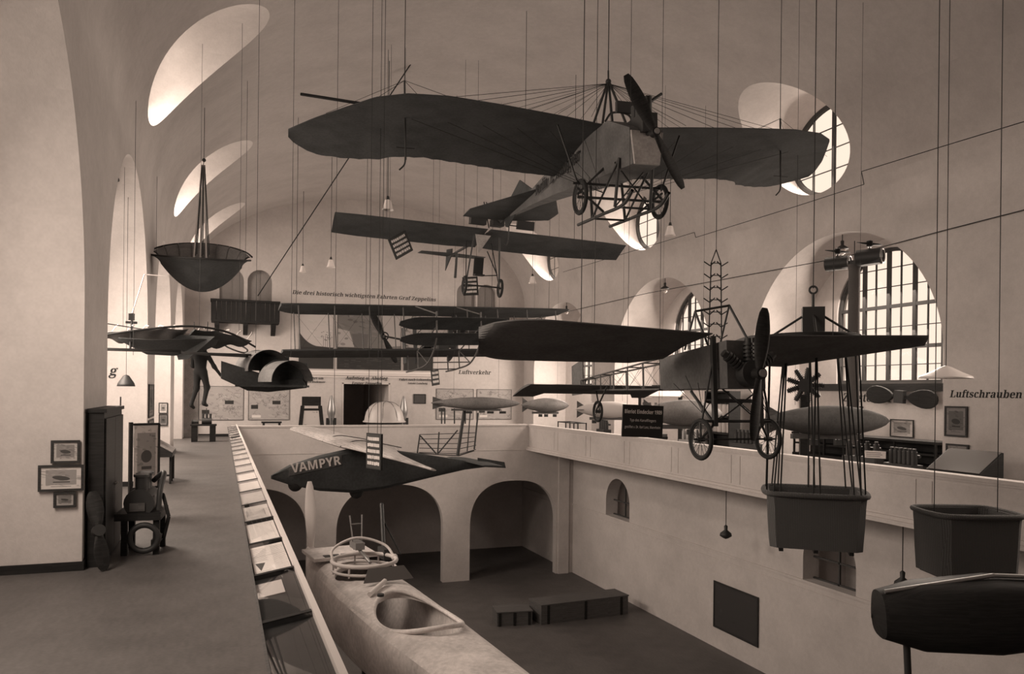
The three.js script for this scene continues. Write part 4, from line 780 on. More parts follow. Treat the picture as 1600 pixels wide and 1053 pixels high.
// ---------------------------------------------------------------- gliders on the left
{
  // deep-bellied fabric glider slung on a sheaf of cords
  const d = 24, t = thing('boat_shaped_glider', 'ribbed boat-shaped fabric glider on a sheaf of cords over the left gallery', 'glider', at(315, 405, d), [-2, 0, 0]), s = d / F;
  const L = (x, y) => [(x - 315) * s, -(y - 405) * s];
  const rim = [], keel = [];
  const n = 22;
  for (let k = 0; k <= n; k++) { const u = k / n * 2 - 1, x = u * 1.45; rim.push([x, -0.28 * Math.sqrt(1 - 0.96 * u * u) + 0.06, 1.5 * Math.sqrt(1 - 0.96 * u * u)]); keel.push([x * 0.82, -1.0 * (1 - 0.82 * u * u), -0.2]); }
  const rows = rim.map(([x, y, z], k) => { const r = [], kx = keel[k]; for (let j = 0; j <= 8; j++) { const a = j / 8; r.push([x + (kx[0] - x) * Math.sin(a * Math.PI / 2), y + (kx[1] - y) * (1 - Math.cos(a * Math.PI / 2)) ** 0.8, z + (kx[2] - z) * a]); } for (let j = 7; j >= 0; j--) { const a = j / 8, zz = -z; r.push([x + (kx[0] - x) * Math.sin(a * Math.PI / 2), y + 0.95 * (z / 1.5) + (kx[1] - y - 0.95 * (z / 1.5)) * (1 - Math.cos(a * Math.PI / 2)) ** 0.8, zz + (kx[2] - zz) * a]); } return r; });
  mesh('belly', loft(rows, false, false), M.fabric, t);
  for (let k = 2; k < n; k += 3) mesh('rib', tube(rows[k].slice(9).map((p) => [p[0], p[1] + 0.03, p[2] + 0.03]), 0.02, 12, false, 5), M.midWood, t);
  mesh('liner', loft(rows.map((r) => r.slice(9).map((p) => [p[0] * 0.97, p[1] + 0.02, p[2] + 0.02])), false, false), M.fabricMid, t);
  mesh('rim_pole', [tube(rim.map((p) => [p[0], p[1], p[2]]), 0.03, 40), tube(rim.map((p) => [p[0] * 1.03, p[1] + 0.95 * (p[2] / 1.5) + 0.02, -p[2]]), 0.03, 40)], M.darkWood, t);
  const top = [0.04, 3.1, 0];
  for (let k = 0; k < 9; k++) { const x = -0.24 + k * 0.06; mesh('cord', bar([x * 1.0, 0.1, (k % 3 - 1) * 0.3], [0.02 + x * 0.2, 2.95, 0], k % 3 ? 0.018 : 0.03, k % 3 ? 0.01 : 0.014, 6), k % 3 ? M.wire : M.cream, t); }
  mesh('shackle', ball(0.06, ...top, 10), M.iron, t); mesh('cord', bar([0.02, 2.95, 0], top, 0.012), M.wire, t);
  for (const sx of [-1, 1]) hang(t, [sx * 1.3, 0.0, 0], 0.008);
  hang(t, top, 0.012);
}
{
  // bat-winged hang glider with a dressed dummy
  const d = 20, t = thing('hang_glider', 'bat-winged hang glider with wrinkled pale and dark cloth carrying a dummy', 'glider', at(290, 528, d), [14, 4, 0]), s = d / F; t.scale.setScalar(0.77); t.updateMatrixWorld();
  for (const sx of [-1, 1]) {
    const st = []; for (let k = 0; k <= 24; k++) { const x = 0.1 + k * (sx < 0 ? 2.5 : 2.0) / 24, e = k / 24; st.push([sx * x, 0.9 - 0.5 * e * e, -1.0 + 0.75 * e * e + 0.12 * Math.abs(Math.sin(x * 5)), 0.32 - 0.28 * e * e - 0.05 * Math.abs(Math.sin(x * 4)), -0.45 + 0.3 * e + 0.06 * Math.sin(x * 9)]); }
    mesh('wing', wingGeometry(sx < 0 ? st.reverse() : st, 0.09, 0.03), sx < 0 ? M.fabricMid : M.fabric, t);
    for (let k = 1; k < 6; k++) { const x = sx * k * 0.42; mesh('wing_rib', tube([[x, 0.34, 0.9 - 0.02 * k * k], [x * 1.02, 0.42 - 0.03 * k, 0.2], [x * 1.05, 0.0 - 0.01 * k, -0.8]], 0.018, 14, false, 5), M.cream, t); }
  }
  mesh('front_pole', [tube([[-2.7, -0.06, 0.5], [-1.4, 0.22, 0.85], [0, 0.4, 0.98], [1.2, 0.25, 0.85], [2.2, -0.2, 0.5]], 0.035, 40)], M.darkWood, t);
  mesh('keel_cloth', extrude([[-0.9, 0.1], [0.8, 0.1], [0.5, -0.75], [0.1, -0.7]], 0.03).rotateY(Math.PI / 2 + 0.7).translate(0.1, 0, 0.4), M.fabric, t);
  mesh('belly_cloth', wingGeometry([[-2.1, 0.7, 0.2, -0.1, -0.15], [-1.2, 0.9, 0, -0.1, -0.6], [-0.4, 0.95, -0.1, -0.05, -0.62], [0.3, 0.9, 0.2, 0, -0.55], [0.9, 0.8, 0.4, 0, -0.2]], 0.1, 0.03), M.fabric, t);
  mesh('tail_hoop', tube([[1.5, -0.05, -0.3], [2.3, -0.35, -0.8], [2.25, -0.45, -1.0], [1.45, -0.2, -0.6]], 0.03, 30, true), M.midWood, t);
  mesh('mast', [bar([-1.75, -0.5, 0.4], [-1.7, 0.72, 0.3], 0.04), box(0.18, 0.22, 0.12, -1.72, 0.6, 0.3), box(0.34, 0.08, 0.1, -1.72, 0.42, 0.3)], M.iron, t);
  mesh('bowsprit', bar([-2.75, 0.38, 0.4], [-1.4, 0.22, 0.5], 0.018), M.darkWood, t);
  mesh('kingpost_frame', [bar([-1.7, 0.7, 0.3], [-1.35, 2.0, 0.2], 0.02), bar([-1.35, 2.0, 0.2], [-0.6, 2.0, 0.2], 0.02)], M.cream, t);
  for (const x of [-2.0, 0.3, 1.6]) hang(t, [x, 0.25, 0.6], 0.008);
}
function sdfBody(bones, res, size, centre, k = 0.05) {             // smooth union of tapered capsules, meshed
  const mc = new MarchingCubes(res, new THREE.MeshBasicMaterial(), false, false, 200000); mc.isolation = 0;
  const seg = (p, [a, b, ra, rb]) => { const pa = [p[0] - a[0], p[1] - a[1], p[2] - a[2]], ba = [b[0] - a[0], b[1] - a[1], b[2] - a[2]], h = Math.max(0, Math.min(1, (pa[0] * ba[0] + pa[1] * ba[1] + pa[2] * ba[2]) / (ba[0] ** 2 + ba[1] ** 2 + ba[2] ** 2 + 1e-9))); return Math.hypot(pa[0] - ba[0] * h, pa[1] - ba[1] * h, pa[2] - ba[2] * h) - (ra + (rb - ra) * h); };
  for (let z = 0; z < res; z++) for (let y = 0; y < res; y++) for (let x = 0; x < res; x++) {
    const p = [x, y, z].map((v, i) => centre[i] + ((v - res / 2) / (res / 2)) * size);
    let dd = 1e9; for (const bn of bones) { const e = seg(p, bn), h = Math.max(0, Math.min(1, 0.5 + 0.5 * (dd - e) / k)); dd = dd > 1e8 ? e : dd * (1 - h) + e * h - k * h * (1 - h); }
    mc.field[x + y * res + z * res * res] = -dd;
  }
  mc.update();
  const g = new THREE.BufferGeometry(); const n = mc.count;
  g.setAttribute('position', new THREE.BufferAttribute(mc.positionArray.slice(0, n * 3), 3)); g.setAttribute('normal', new THREE.BufferAttribute(mc.normalArray.slice(0, n * 3), 3));
  return g.scale(size, size, size).translate(...centre);
}
{
  const t = thing('dummy_pilot', 'dark clothed dummy pilot hanging upright under the bat-winged glider', 'person', at(313, 596, 20.5), [150, 0, 0]);
  const bones = [[[0, 0.3, 0], [0, 0.72, 0], 0.14, 0.18], [[-0.16, 0.7, 0], [0.16, 0.7, 0], 0.08, 0.08], [[0, 0.78, 0], [0, 0.9, 0], 0.06, 0.06],
    [[-0.09, 0.25, 0], [-0.1, -0.15, 0.16], 0.1, 0.075], [[-0.1, -0.15, 0.16], [-0.1, -0.56, 0.02], 0.07, 0.05], [[-0.1, -0.6, 0.02], [-0.1, -0.64, 0.16], 0.05, 0.04],
    [[0.09, 0.25, 0], [0.12, -0.18, 0.02], 0.1, 0.075], [[0.12, -0.18, 0.02], [0.16, -0.6, -0.16], 0.07, 0.05], [[0.16, -0.64, -0.16], [0.17, -0.7, -0.02], 0.05, 0.04],
    [[-0.22, 0.68, 0], [-0.34, 0.4, 0.1], 0.065, 0.05], [[-0.34, 0.4, 0.1], [-0.42, 0.18, 0.28], 0.05, 0.038], [[0.22, 0.68, 0], [0.3, 0.42, 0.12], 0.065, 0.05], [[0.3, 0.42, 0.12], [0.32, 0.36, 0.36], 0.05, 0.038]];
  mesh('body', sdfBody(bones, 64, 0.95, [0, 0.12, 0], 0.06), M.coat, t);
  mesh('head', [new THREE.SphereGeometry(0.1, 20, 16).scale(0.85, 1.15, 0.95).translate(0, 1.0, 0.02), bar([0, 1.0, 0.1], [0, 0.97, 0.14], 0.018, 0.012), ball(0.02, 0.085, 1.0, 0, 8), ball(0.02, -0.085, 1.0, 0, 8)], M.skin, t);
  mesh('cap', [lathe([[0.1, 1.04], [0.11, 1.08], [0.07, 1.14], [0, 1.16]], 18)], M.coat, t);
  for (const sx of [-1, 1]) { const c = sx < 0 ? [-0.42, 0.16, 0.3] : [0.32, 0.35, 0.4], h = [ball(0.035, ...c, 10)]; for (let k = 0; k < 4; k++) h.push(bar([c[0] - 0.025 + k * 0.017, c[1] - 0.01, c[2] + 0.02], [c[0] - 0.027 + k * 0.018, c[1] - 0.05, c[2] + 0.05], 0.009)); h.push(bar([c[0] - sx * 0.03, c[1], c[2]], [c[0] - sx * 0.05, c[1] - 0.02, c[2] + 0.04], 0.01)); mesh('hand', h, M.skin, t); }
  for (const sx of [-1, 1]) mesh('harness_strap', bar([sx * 0.16, 0.72, 0], [sx * 0.2, 1.6, 0], 0.012), M.leather, t);
}
{
  // glider of twin arched cells on a long plank
  const d = 18, c = at(420, 575, d), t = thing('arched_cell_glider', 'glider of two arched cloth cells with a long thin plank wing', 'glider', c, [-12, 0, 0]), s = d / F;
  const L = (x, y, z = 0) => [(x - 420) * s / 0.97, -(y - 575) * s, z];
  const cell = (cx, cy, r, len, z0, turn) => { const rows = []; for (let j = 0; j <= 1; j++) rows.push(Array.from({ length: 21 }, (_, k) => { const a = Math.PI * (1.02 - 1.02 * k / 20); return [r * Math.cos(a), r * 0.9 * Math.sin(a), -len / 2 + j * len]; })); const inner = rows.map((r0) => r0.map(([x, y, z]) => [x * 0.97, y * 0.97, z])); const g = mergeGeometries([loft(rows, false, false), loft(inner, false, false)].map(clean)); return g.rotateY(turn).translate(cx, cy, z0); };
  mesh('arched_cell', cell(-0.2, -0.05, 0.54, 0.7, -0.4, 0.62), M.fabricMid, t);
  mesh('arched_cell', cell(0.42, -0.3, 0.52, 0.66, 0.25, 0.62), M.fabricMid, t);
  const half = extrude(arcPts(0, 0, 0.5, 20, Math.PI, 0), 0.03); mesh('arch_back', half.clone().rotateY(0.62).translate(-0.36, -0.05, -0.66), M.fabric, t); mesh('arch_back', half.clone().rotateY(0.62).translate(0.26, -0.3, 0.02), M.fabric, t);
  mesh('floor_cloth', [extrude([L(352, 566), L(405, 583), L(430, 595), L(470, 592), L(476, 605), L(420, 612), L(390, 610), L(352, 592)].map((p) => p.slice(0, 2)), 0.06, 0.01).rotateX(0), box(1.5, 0.05, 1.3, 0.1, -0.42, -0.1)], M.fabric, t);
  mesh('end_panel', box(0.5, 0.55, 0.05, 0.62, -0.15, -0.1), M.fabric, t); mesh('end_panel', box(0.7, 0.5, 0.04, 0.02, 0.05, -0.7), M.fabric, t);
  mesh('plank_wing', [loft([[-4.05, 0.02], [-3.9, 0.12], [-2.4, 0.16], [-1.95, 0.04]].map(([x, w]) => [[x, 0.3 - x * 0.012, -w], [x, 0.36 - x * 0.012, -w], [x, 0.36 - x * 0.012, w], [x, 0.3 - x * 0.012, w]])), loft([[-1.95, 0.05], [-1.6, 0.14], [-0.5, 0.16]].map(([x, w]) => [[x, 0.22 - x * 0.04, -w], [x, 0.27 - x * 0.04, -w], [x, 0.27 - x * 0.04, w], [x, 0.22 - x * 0.04, w]])), bar([-2.0, 0.32, 0], [-0.4, 0.3, 0], 0.03)], M.darkWood, t);
  for (const x of [-3.0, -0.3, 0.5]) hang(t, [x, 0.25, 0], 0.007);
}

// ---------------------------------------------------------------- lamps
function pendant(label, px, py, d, w, group, o = {}) {
  const c = at(px, py, d), t = thing('pendant_lamp', label, 'lamp', c, [0, 0, 0], group);
  const k = w / 0.4;
  if (o.dark) {
    mesh('cap', lathe([[0.03, 0.36], [0.06, 0.34], [0.05, 0.2], [0.17, 0.1], [0.18, 0.06], [0.08, 0.06]], 20).scale(k, k, k), M.iron, t);
    mesh('globe', new THREE.SphereGeometry(0.09 * k, 18, 12).translate(0, 0.02 * k, 0), M.bulb, t);
  } else {
    mesh('shade', lathe([[0.05, 0.3], [0.1, 0.28], [0.13, 0.15], [0.16, 0.02], [0.2, -0.05], [0.19, -0.05], [0.14, 0.03], [0.11, 0.14], [0.08, 0.26]], 24).scale(k, k, k), M.enamel, t);
    mesh('cap', lathe([[0, 0.42], [0.035, 0.42], [0.05, 0.36], [0.06, 0.29], [0, 0.28]], 16).scale(k, k, k), M.iron, t);
    mesh('bulb', new THREE.SphereGeometry(0.06 * k, 14, 10).translate(0, 0.06 * k, 0), M.bulb, t);
  }
  const top = o.top ?? vaultY(c.x) + 0.05;
  mesh('cord', bar([0, 0.3 * k, 0], [0, top - c.y, 0], 0.012, 0.012, 5), M.wire, t);
  return t;
}
pendant('white bell lamp hanging just below the scalloped wing', 606, 326, 27, 0.42, 'hall pendant lamps');
pendant('small white bell lamp hanging lowest before the end wall near the balcony', 473, 424, 44, 0.42, 'hall pendant lamps');
pendant('white bell lamp hanging before the end wall above the lake painting', 517, 416, 38, 0.44, 'hall pendant lamps');
pendant('white bell lamp below the furthest round window', 832, 441, 42, 0.44, 'hall pendant lamps');
pendant('white bell lamp beside the wheel of the bird-winged monoplane', 1047, 366, 30, 0.44, 'hall pendant lamps');
{
  const s = thing('lamp_shade', 'broad white cone lamp in front of the window edge', 'lamp', at(1478, 588, 17), [0, 0, 0]);
  mesh('shade', lathe([[0.02, 0.24], [0.12, 0.2], [0.3, 0.1], [0.52, 0], [0.54, -0.05], [0.5, -0.04], [0.28, 0.06], [0.02, 0.18]], 32), M.enamel, s);
  mesh('bulb', ball(0.07, 0, 0.02, 0, 14), M.bulb, s); hang(s, [0, 0.24, 0], 0.012);
}
// small fittings under the crowns of the window bays
for (const [z, side, label] of [[-20.3, 1, 'dark bracket lamp with glass globe in the bay with the twin-engine post'], [-31.3, 1, 'dark bracket lamp with glass globe in the bay behind the barbed ladder'], [-42.3, 1, 'dark bracket lamp with glass globe in the furthest right bay'], [-20.3, -1, 'dark bracket lamp with glass globe in the nearer left bay'], [-31.3, -1, 'dark bracket lamp with glass globe in the further left bay']]) {
  const x = side > 0 ? XR + 0.35 : XL - 0.5, t = thing('bay_lamp', label, 'lamp', [x, 7.75, z], [0, 0, 0], 'bay lamps');
  mesh('cap', lathe([[0.03, 0.3], [0.06, 0.27], [0.05, 0.14], [0.19, 0.05], [0.2, 0.0], [0.1, 0.0]], 20), M.iron, t);
  mesh('globe', new THREE.SphereGeometry(0.12, 18, 12).translate(0, -0.07, 0), M.bulb, t);
  mesh('rod', bar([0, 0.28, 0], [0, 8.25 - 7.75 + 0.03, 0], 0.015), M.iron, t);
}
{
  const low = (px, py, X, label) => { const c = atX(px, py, X), t = thing('court_lamp', label, 'lamp', c, [0, 0, 0], 'court lamps'); mesh('shade', lathe([[0.03, 0.42], [0.07, 0.38], [0.06, 0.24], [0.2, 0.12], [0.22, 0.02], [0.1, -0.06], [0, -0.1]], 22), M.iron, t); mesh('cord', bar([0, 0.4, 0], [0, -0.46 - c.y, 0], 0.014, 0.014, 5), M.wire, t); };
  low(1134, 838, 17.6, 'dark lamp on a long cord against the court wall beside the basket'); low(1410, 916, 17.4, 'dark lamp on a long cord over the rounded nacelle');
}
{
  const c = at(197, 600, 20), t = thing('cone_lamp', 'small dark cone lamp in front of the bright left bay', 'lamp', c);
  mesh('shade', lathe([[0.02, 0.24], [0.07, 0.22], [0.2, 0.02], [0.22, -0.06], [0.18, -0.02], [0.02, 0.18]], 24), M.iron, t); mesh('bulb', ball(0.05, 0, 0.0, 0, 12), M.bulb, t);
  mesh('cord', bar([0, 0.2, 0], [0, NS + Math.sqrt(NR * NR - (c.z + 20.3) ** 2) - c.y + 0.02, 0], 0.006), M.wire, t);
}

// ---------------------------------------------------------------- cables and the long slanting rope
{
  const V0 = atZ(403, 462, ZE + 1.0), V1 = at(655, 80, 27), top = V1.clone(), dir = V1.clone().sub(V0).normalize(); for (let k = 0; k < 400 && top.y < vaultY(top.x); k++) top.addScaledVector(dir, 0.05);
  tag(mesh('slanting_rope', bar(atZ(403, 462, ZE + 1.0), top, 0.03, 0.022, 6), M.wire), 'long slanting rope from the vault down to the left balcony', 'rope');
  const c1 = [[880, 425], [1085, 363], [1087, 371], [1245, 322], [1350, 288], [1346, 268], [1475, 228], [1600, 190]].map(([x, y]) => atX(x, y, 17.9));
  tag(mesh('wall_cable', c1.slice(0, -1).map((p, k) => bar(p, c1[k + 1], 0.012, 0.012, 5)), M.wire), 'thin stepped cable strung along under the round windows', 'cable');
  const c2 = [[838, 498], [1012, 458], [1318, 402], [1475, 360], [1600, 328]].map(([x, y]) => atX(x, y, 19.12));
  tag(mesh('wall_cable', c2.slice(0, -1).map((p, k) => bar(p, c2[k + 1], 0.014, 0.014, 5)), M.wire), 'thin sagging cable strung across the window bays', 'cable');
}

// ---------------------------------------------------------------- left gallery: long case on the balustrade with its sheets
{
  const x0 = 0.312, x1 = 0.776, y0 = 0.95, y1 = 1.03, tilt = Math.atan2(y1 - y0, x1 - x0), zs = [];
  for (let z = 3.42; z > -40.2; z -= 1.66) zs.push(z);
  const t = thing('display_case', 'long shallow display case with sheets of paper along the left balustrade', 'display case', [(x0 + x1) / 2, 0.86, 0]), w = (x1 - x0) / Math.cos(tilt), zL = -40.3, zH = BAL.near;
  const sl = (wd, h, d, u, v, z) => box(wd, h, d, u, v, 0).rotateZ(tilt).translate(0, 0.13, z);
  mesh('tray', [sl(w, 0.03, zH - zL, 0, -0.06, (zH + zL) / 2), box(0.2, 0.08, zH - zL, 0.1, 0.045, (zH + zL) / 2)], M.darkWood, t);
  mesh('gallery_rail', sl(0.022, 0.09, zH - zL, -w / 2 + 0.011, -0.03, (zH + zL) / 2), M.midWood, t);
  mesh('court_rail', sl(0.05, 0.13, zH - zL, w / 2 - 0.025, -0.02, (zH + zL) / 2), M.cream, t);
  zs.forEach((z) => mesh('divider', sl(w - 0.06, 0.05, 0.07, -0.01, -0.02, z), M.darkWood, t));
  zs.slice(0, -1).forEach((z, k) => mesh('pane', sl(w - 0.08, 0.003, 1.58, -0.015, 0.0, z - 0.83), M.glass, t));
  const draws = [
    (x, w, h) => { x.fillStyle = grey(246); x.fillRect(0, 0, w, h); x.fillStyle = grey(120); for (let c = 0; c < 2; c++) for (let k = 0; k < 26; k++) { if (c === 0 && k > 14 && k < 24) continue; x.fillRect(w * (0.1 + 0.45 * c), h * (0.08 + 0.033 * k), w * (0.3 + 0.06 * hash(k, c)), 3); } x.fillStyle = grey(80); x.beginPath(); x.moveTo(w * 0.14, h * 0.6); x.lineTo(w * 0.36, h * 0.62); x.lineTo(w * 0.24, h * 0.86); x.fill(); x.fillRect(0, h * 0.38, w, 3); },
    (x, w, h) => { x.fillStyle = grey(246); x.fillRect(0, 0, w, h); x.strokeStyle = grey(170); for (let k = 0; k < 9; k++) { x.beginPath(); x.moveTo(w * hash(k, 1), h * hash(k, 2)); x.lineTo(w * hash(k, 3), h * hash(k, 4)); x.stroke(); } },
    (x, w, h) => { x.fillStyle = grey(236); x.fillRect(0, 0, w, h); x.strokeStyle = grey(90); x.lineWidth = 2; for (let k = 0; k < 8; k++) { x.beginPath(); x.ellipse(w * 0.45, h * (0.3 + 0.05 * k), w * 0.28, h * 0.1, 0.3, 0, 7); x.stroke(); } for (let k = 0; k < 5; k++) { x.fillStyle = grey(110); x.fillRect(w * 0.1, h * (0.72 + 0.04 * k), w * 0.7, 3); } },
    (x, w, h) => { x.fillStyle = grey(190); x.fillRect(0, 0, w, h); scribble(x, w, h, 24, 110, 215, 31); },
    (x, w, h) => { x.fillStyle = grey(240); x.fillRect(0, 0, w, h); x.fillStyle = grey(105); for (let k = 0; k < 18; k++) x.fillRect(w * 0.15, h * (0.1 + 0.045 * k), w * (0.45 + 0.3 * hash(k, 9)), 3); },
  ].map((d) => printed(160, 448, d));
  const first = zs.findIndex((z) => z < -8);
  const order = [0, 1, 2, 3, 4, 1, 3, 4, 0, 1, 2, 4, 3, 1, 0, 4, 2, 1, 3, 4];
  const labels = ['sheet with two text columns and a dark emblem in the balustrade case', 'nearly blank white sheet next to the two-column sheet in the balustrade case', 'sheet with a rounded machine drawing in the balustrade case'];
  zs.slice(first).forEach((z, k) => {
    if (z - 1.6 < -40.2) return;
    const s = mesh('document_sheet', sl(w - 0.1, 0.006, 1.5, -0.015, -0.038, 0), draws[order[k % 20]], null, true);
    const g = s.geometry, p = g.attributes.position, uv = g.attributes.uv;
    for (let i = 0; i < p.count; i++) uv.setXY(i, (p.getX(i) + w / 2) / w, p.getZ(i) / 1.5 * -1 + 0.5);
    s.position.set(t.position.x, t.position.y, z - 0.83);
    tag(s, labels[k] ?? 'printed or drawn sheet further along the balustrade case', 'document', 'sheets in the balustrade case');
  });
  const s = mesh('document_sheet', sl(w * 0.55, 0.006, 0.5, -w * 0.2, -0.038, 0), M.cream, null); s.position.set(t.position.x, t.position.y, -7.7); tag(s, 'short torn grey sheet in the dark empty end of the balustrade case', 'document', 'sheets in the balustrade case');
}
// framed pictures on the pier face and bay reveals
const photoDraw = (s0, base) => (x, w, h) => { x.fillStyle = grey(base); x.fillRect(0, 0, w, h); x.fillStyle = grey(base * 0.72); x.fillRect(w * 0.12, h * 0.12, w * 0.76, h * 0.7); scribble(x, w, h * 0.9, 60, base * 0.3, base, s0); x.fillStyle = grey(base * 0.35); x.beginPath(); x.ellipse(w * 0.5, h * 0.5, w * 0.22, h * 0.1, 0.15, 0, 7); x.fill(); x.fillRect(w * 0.3, h * 0.66, w * 0.42, h * 0.05); x.fillRect(w * 0.25, h * 0.88, w * 0.5, 3); };
const framed = (px0, py0, px1, py1, Z, label, draw) => { const a = atZ(px0, py0, Z), b = atZ(px1, py1, Z); return picture('framed_picture', label, Math.abs(b.x - a.x), Math.abs(a.y - b.y), [(a.x + b.x) / 2, (a.y + b.y) / 2, Z], 0, draw, { frame: 0.035 }); };
framed(80, 688, 125, 723, -13.48, 'upper dark-framed picture on the pier end by the tall cabinet', photoDraw(3, 175));
framed(60, 727, 131, 766, -13.48, 'wide pale framed picture on the pier end by the tall cabinet', photoDraw(9, 200));
framed(84, 769, 119, 792, -13.48, 'lowest small dark-framed picture on the pier end by the tall cabinet', photoDraw(14, 160));
framed(209, 666, 230, 699, -24.48, 'dark-framed picture with figures on the second left pier end', photoDraw(22, 185));
framed(248, 629, 262, 646, -35.48, 'upper framed picture on the third left pier end', photoDraw(25, 200));
framed(248, 647, 262, 665, -35.48, 'lower dark framed picture on the third left pier end', photoDraw(28, 120));
const framedSide = (z0, z1, y0, y1, X, yaw, label, draw) => picture('framed_picture', label, Math.abs(z1 - z0), y1 - y0, [X, (y0 + y1) / 2, (z0 + z1) / 2], yaw, draw, { frame: 0.05 });
framedSide(-24.8, -26.6, 1.95, 2.95, XL + 0.002, 90, 'upper dark framed sheet beside the sloping desk', photoDraw(33, 110));
framedSide(-24.8, -26.6, 1.35, 1.88, XL + 0.002, 90, 'lower dark framed sheet beside the sloping desk', photoDraw(36, 120));
{
  const t = thing('tall_cabinet', 'tall plain dark cabinet against the first left pier', 'cabinet', [XL + 0.03, 0, -14.8]);
  mesh('carcass', box(0.22, 2.45, 2.3, 0.13, 1.225, 0), M.darkWood, t);
  for (const s of [-1, 1]) { const d = mesh('door', box(0.03, 2.2, 1.1, 0.255, 1.25, s * 0.56), M.darkWood, t); mesh('knob', ball(0.025, 0.285, 1.2, s * 0.08, 10), M.brass, d); }
  mesh('cornice', box(0.28, 0.06, 2.36, 0.14, 2.48, 0), M.darkWood, t);
}
{
  const c = atY(192, 862, 0), t = thing('engine_test_stand', 'old engine on a heavy four-legged wooden trestle before the dark cabinet', 'engine', [c.x + 0.3, 0, c.z], [-4, 0, 0]);
  for (const [x, z] of [[-0.22, 0.35], [0.28, 0.35], [-0.22, -0.35], [0.28, -0.35]]) mesh('leg', box(0.1, 0.62, 0.1, x, 0.31, z), M.darkWood, t);
  mesh('bed', [box(0.72, 0.12, 0.95, 0, 0.66, 0), box(0.1, 0.1, 0.8, 0.25, 0.2, 0)], M.darkWood, t);
  mesh('crankcase', new THREE.CylinderGeometry(0.24, 0.24, 0.75, 20).rotateX(Math.PI / 2).translate(0, 0.88, 0), M.iron, t);
  for (let k = 0; k < 3; k++) mesh('cylinder', [new THREE.CylinderGeometry(0.1, 0.1, 0.34, 16).translate(0.02, 1.16, -0.24 + k * 0.24), new THREE.CylinderGeometry(0.13, 0.13, 0.04, 16).translate(0.02, 1.34, -0.24 + k * 0.24)], M.iron, t);
  mesh('exhaust_pipe', tube([[0.15, 1.2, -0.2], [0.34, 1.36, 0], [0.32, 1.1, 0.25], [0.3, 0.75, 0.3]], 0.045, 24), M.iron, t);
  mesh('flywheel', ring(0.22, 0.05, 28).translate(0.1, 0.3, 0.45), M.iron, t);
  mesh('pump_lever', [bar([0.36, 1.0, 0.2], [0.46, 0.62, 0.25], 0.035), bar([0.46, 0.62, 0.25], [0.38, 0.25, 0.25], 0.035), bar([0.3, 1.0, 0.1], [0.36, 1.0, 0.2], 0.03)], M.darkWood, t);
  mesh('maker_plate', box(0.24, 0.14, 0.01, -0.02, 0.82, 0.4), M.midWood, t);
}
{
  const a = atY(163, 893, 0), t = thing('leaning_airscrew', 'dark wooden airscrew leaning beside the engine trestle', 'propeller', [a.x, 0, a.z], [20, -14, 5]);
  for (const sg of [1, -1]) mesh('blade', bladeGeometry(0.62, 0.2, sg).translate(0, 0.64, 0), M.darkWood, t);
  mesh('hub', new THREE.CylinderGeometry(0.09, 0.09, 0.16, 16).rotateX(Math.PI / 2).translate(0, 0.64, 0), M.iron, t);
}
{
  const c = atY(203, 812, 0), t = thing('picture_easel', 'tall easel with a pale folding picture board beside the engine trestle', 'easel', [c.x, 0, c.z], [28, 0, 0]);
  for (const [x, h] of [[-0.3, 2.35], [0.02, 2.1]]) mesh('post', box(0.07, h, 0.07, x - 0.02, h / 2, 0), M.darkWood, t);
  mesh('rod', bar([-0.2, 1.9, -0.05], [-0.2, 2.65, -0.05], 0.015), M.iron, t);
  mesh('board', box(0.52, 1.35, 0.03, 0.33, 1.35, 0), printed(200, 500, photoDraw(41, 190)), t, true);
  mesh('board_frame', [box(0.56, 0.05, 0.05, 0.33, 2.05, 0), box(0.56, 0.05, 0.05, 0.33, 0.66, 0), box(0.05, 1.4, 0.05, 0.6, 1.36, 0)], M.darkWood, t);
  mesh('back_leg', bar([0.3, 1.8, -0.05], [0.35, 0, -0.6], 0.03), M.darkWood, t);
  mesh('foot', box(0.9, 0.07, 0.3, 0.15, 0.035, 0), M.darkWood, t);
}
{
  const t = thing('sloping_desk', 'dark sloping reading desk on slim legs by the second left pier', 'desk', [XL + 0.36, 0, -25.6]);
  for (const x of [-0.24, 0.26]) for (const z of [-0.75, 0, 0.75]) mesh('leg', box(0.06, x < 0 ? 1.1 : 0.85, 0.06, x, (x < 0 ? 1.1 : 0.85) / 2, z), M.darkWood, t);
  mesh('desk_body', extrude([[-0.32, 0.8], [0.32, 0.8], [0.32, 0.92], [-0.32, 1.3]], 1.8).translate(0, 0, -0.9), M.darkWood, t);
  mesh('slope', box(0.74, 0.02, 1.7, 0, 0, 0).rotateZ(-0.535).translate(0, 1.13, 0), M.grey, t);
  mesh('stretcher', box(0.5, 0.05, 0.05, 0, 0.25, 0.75), M.darkWood, t);
}
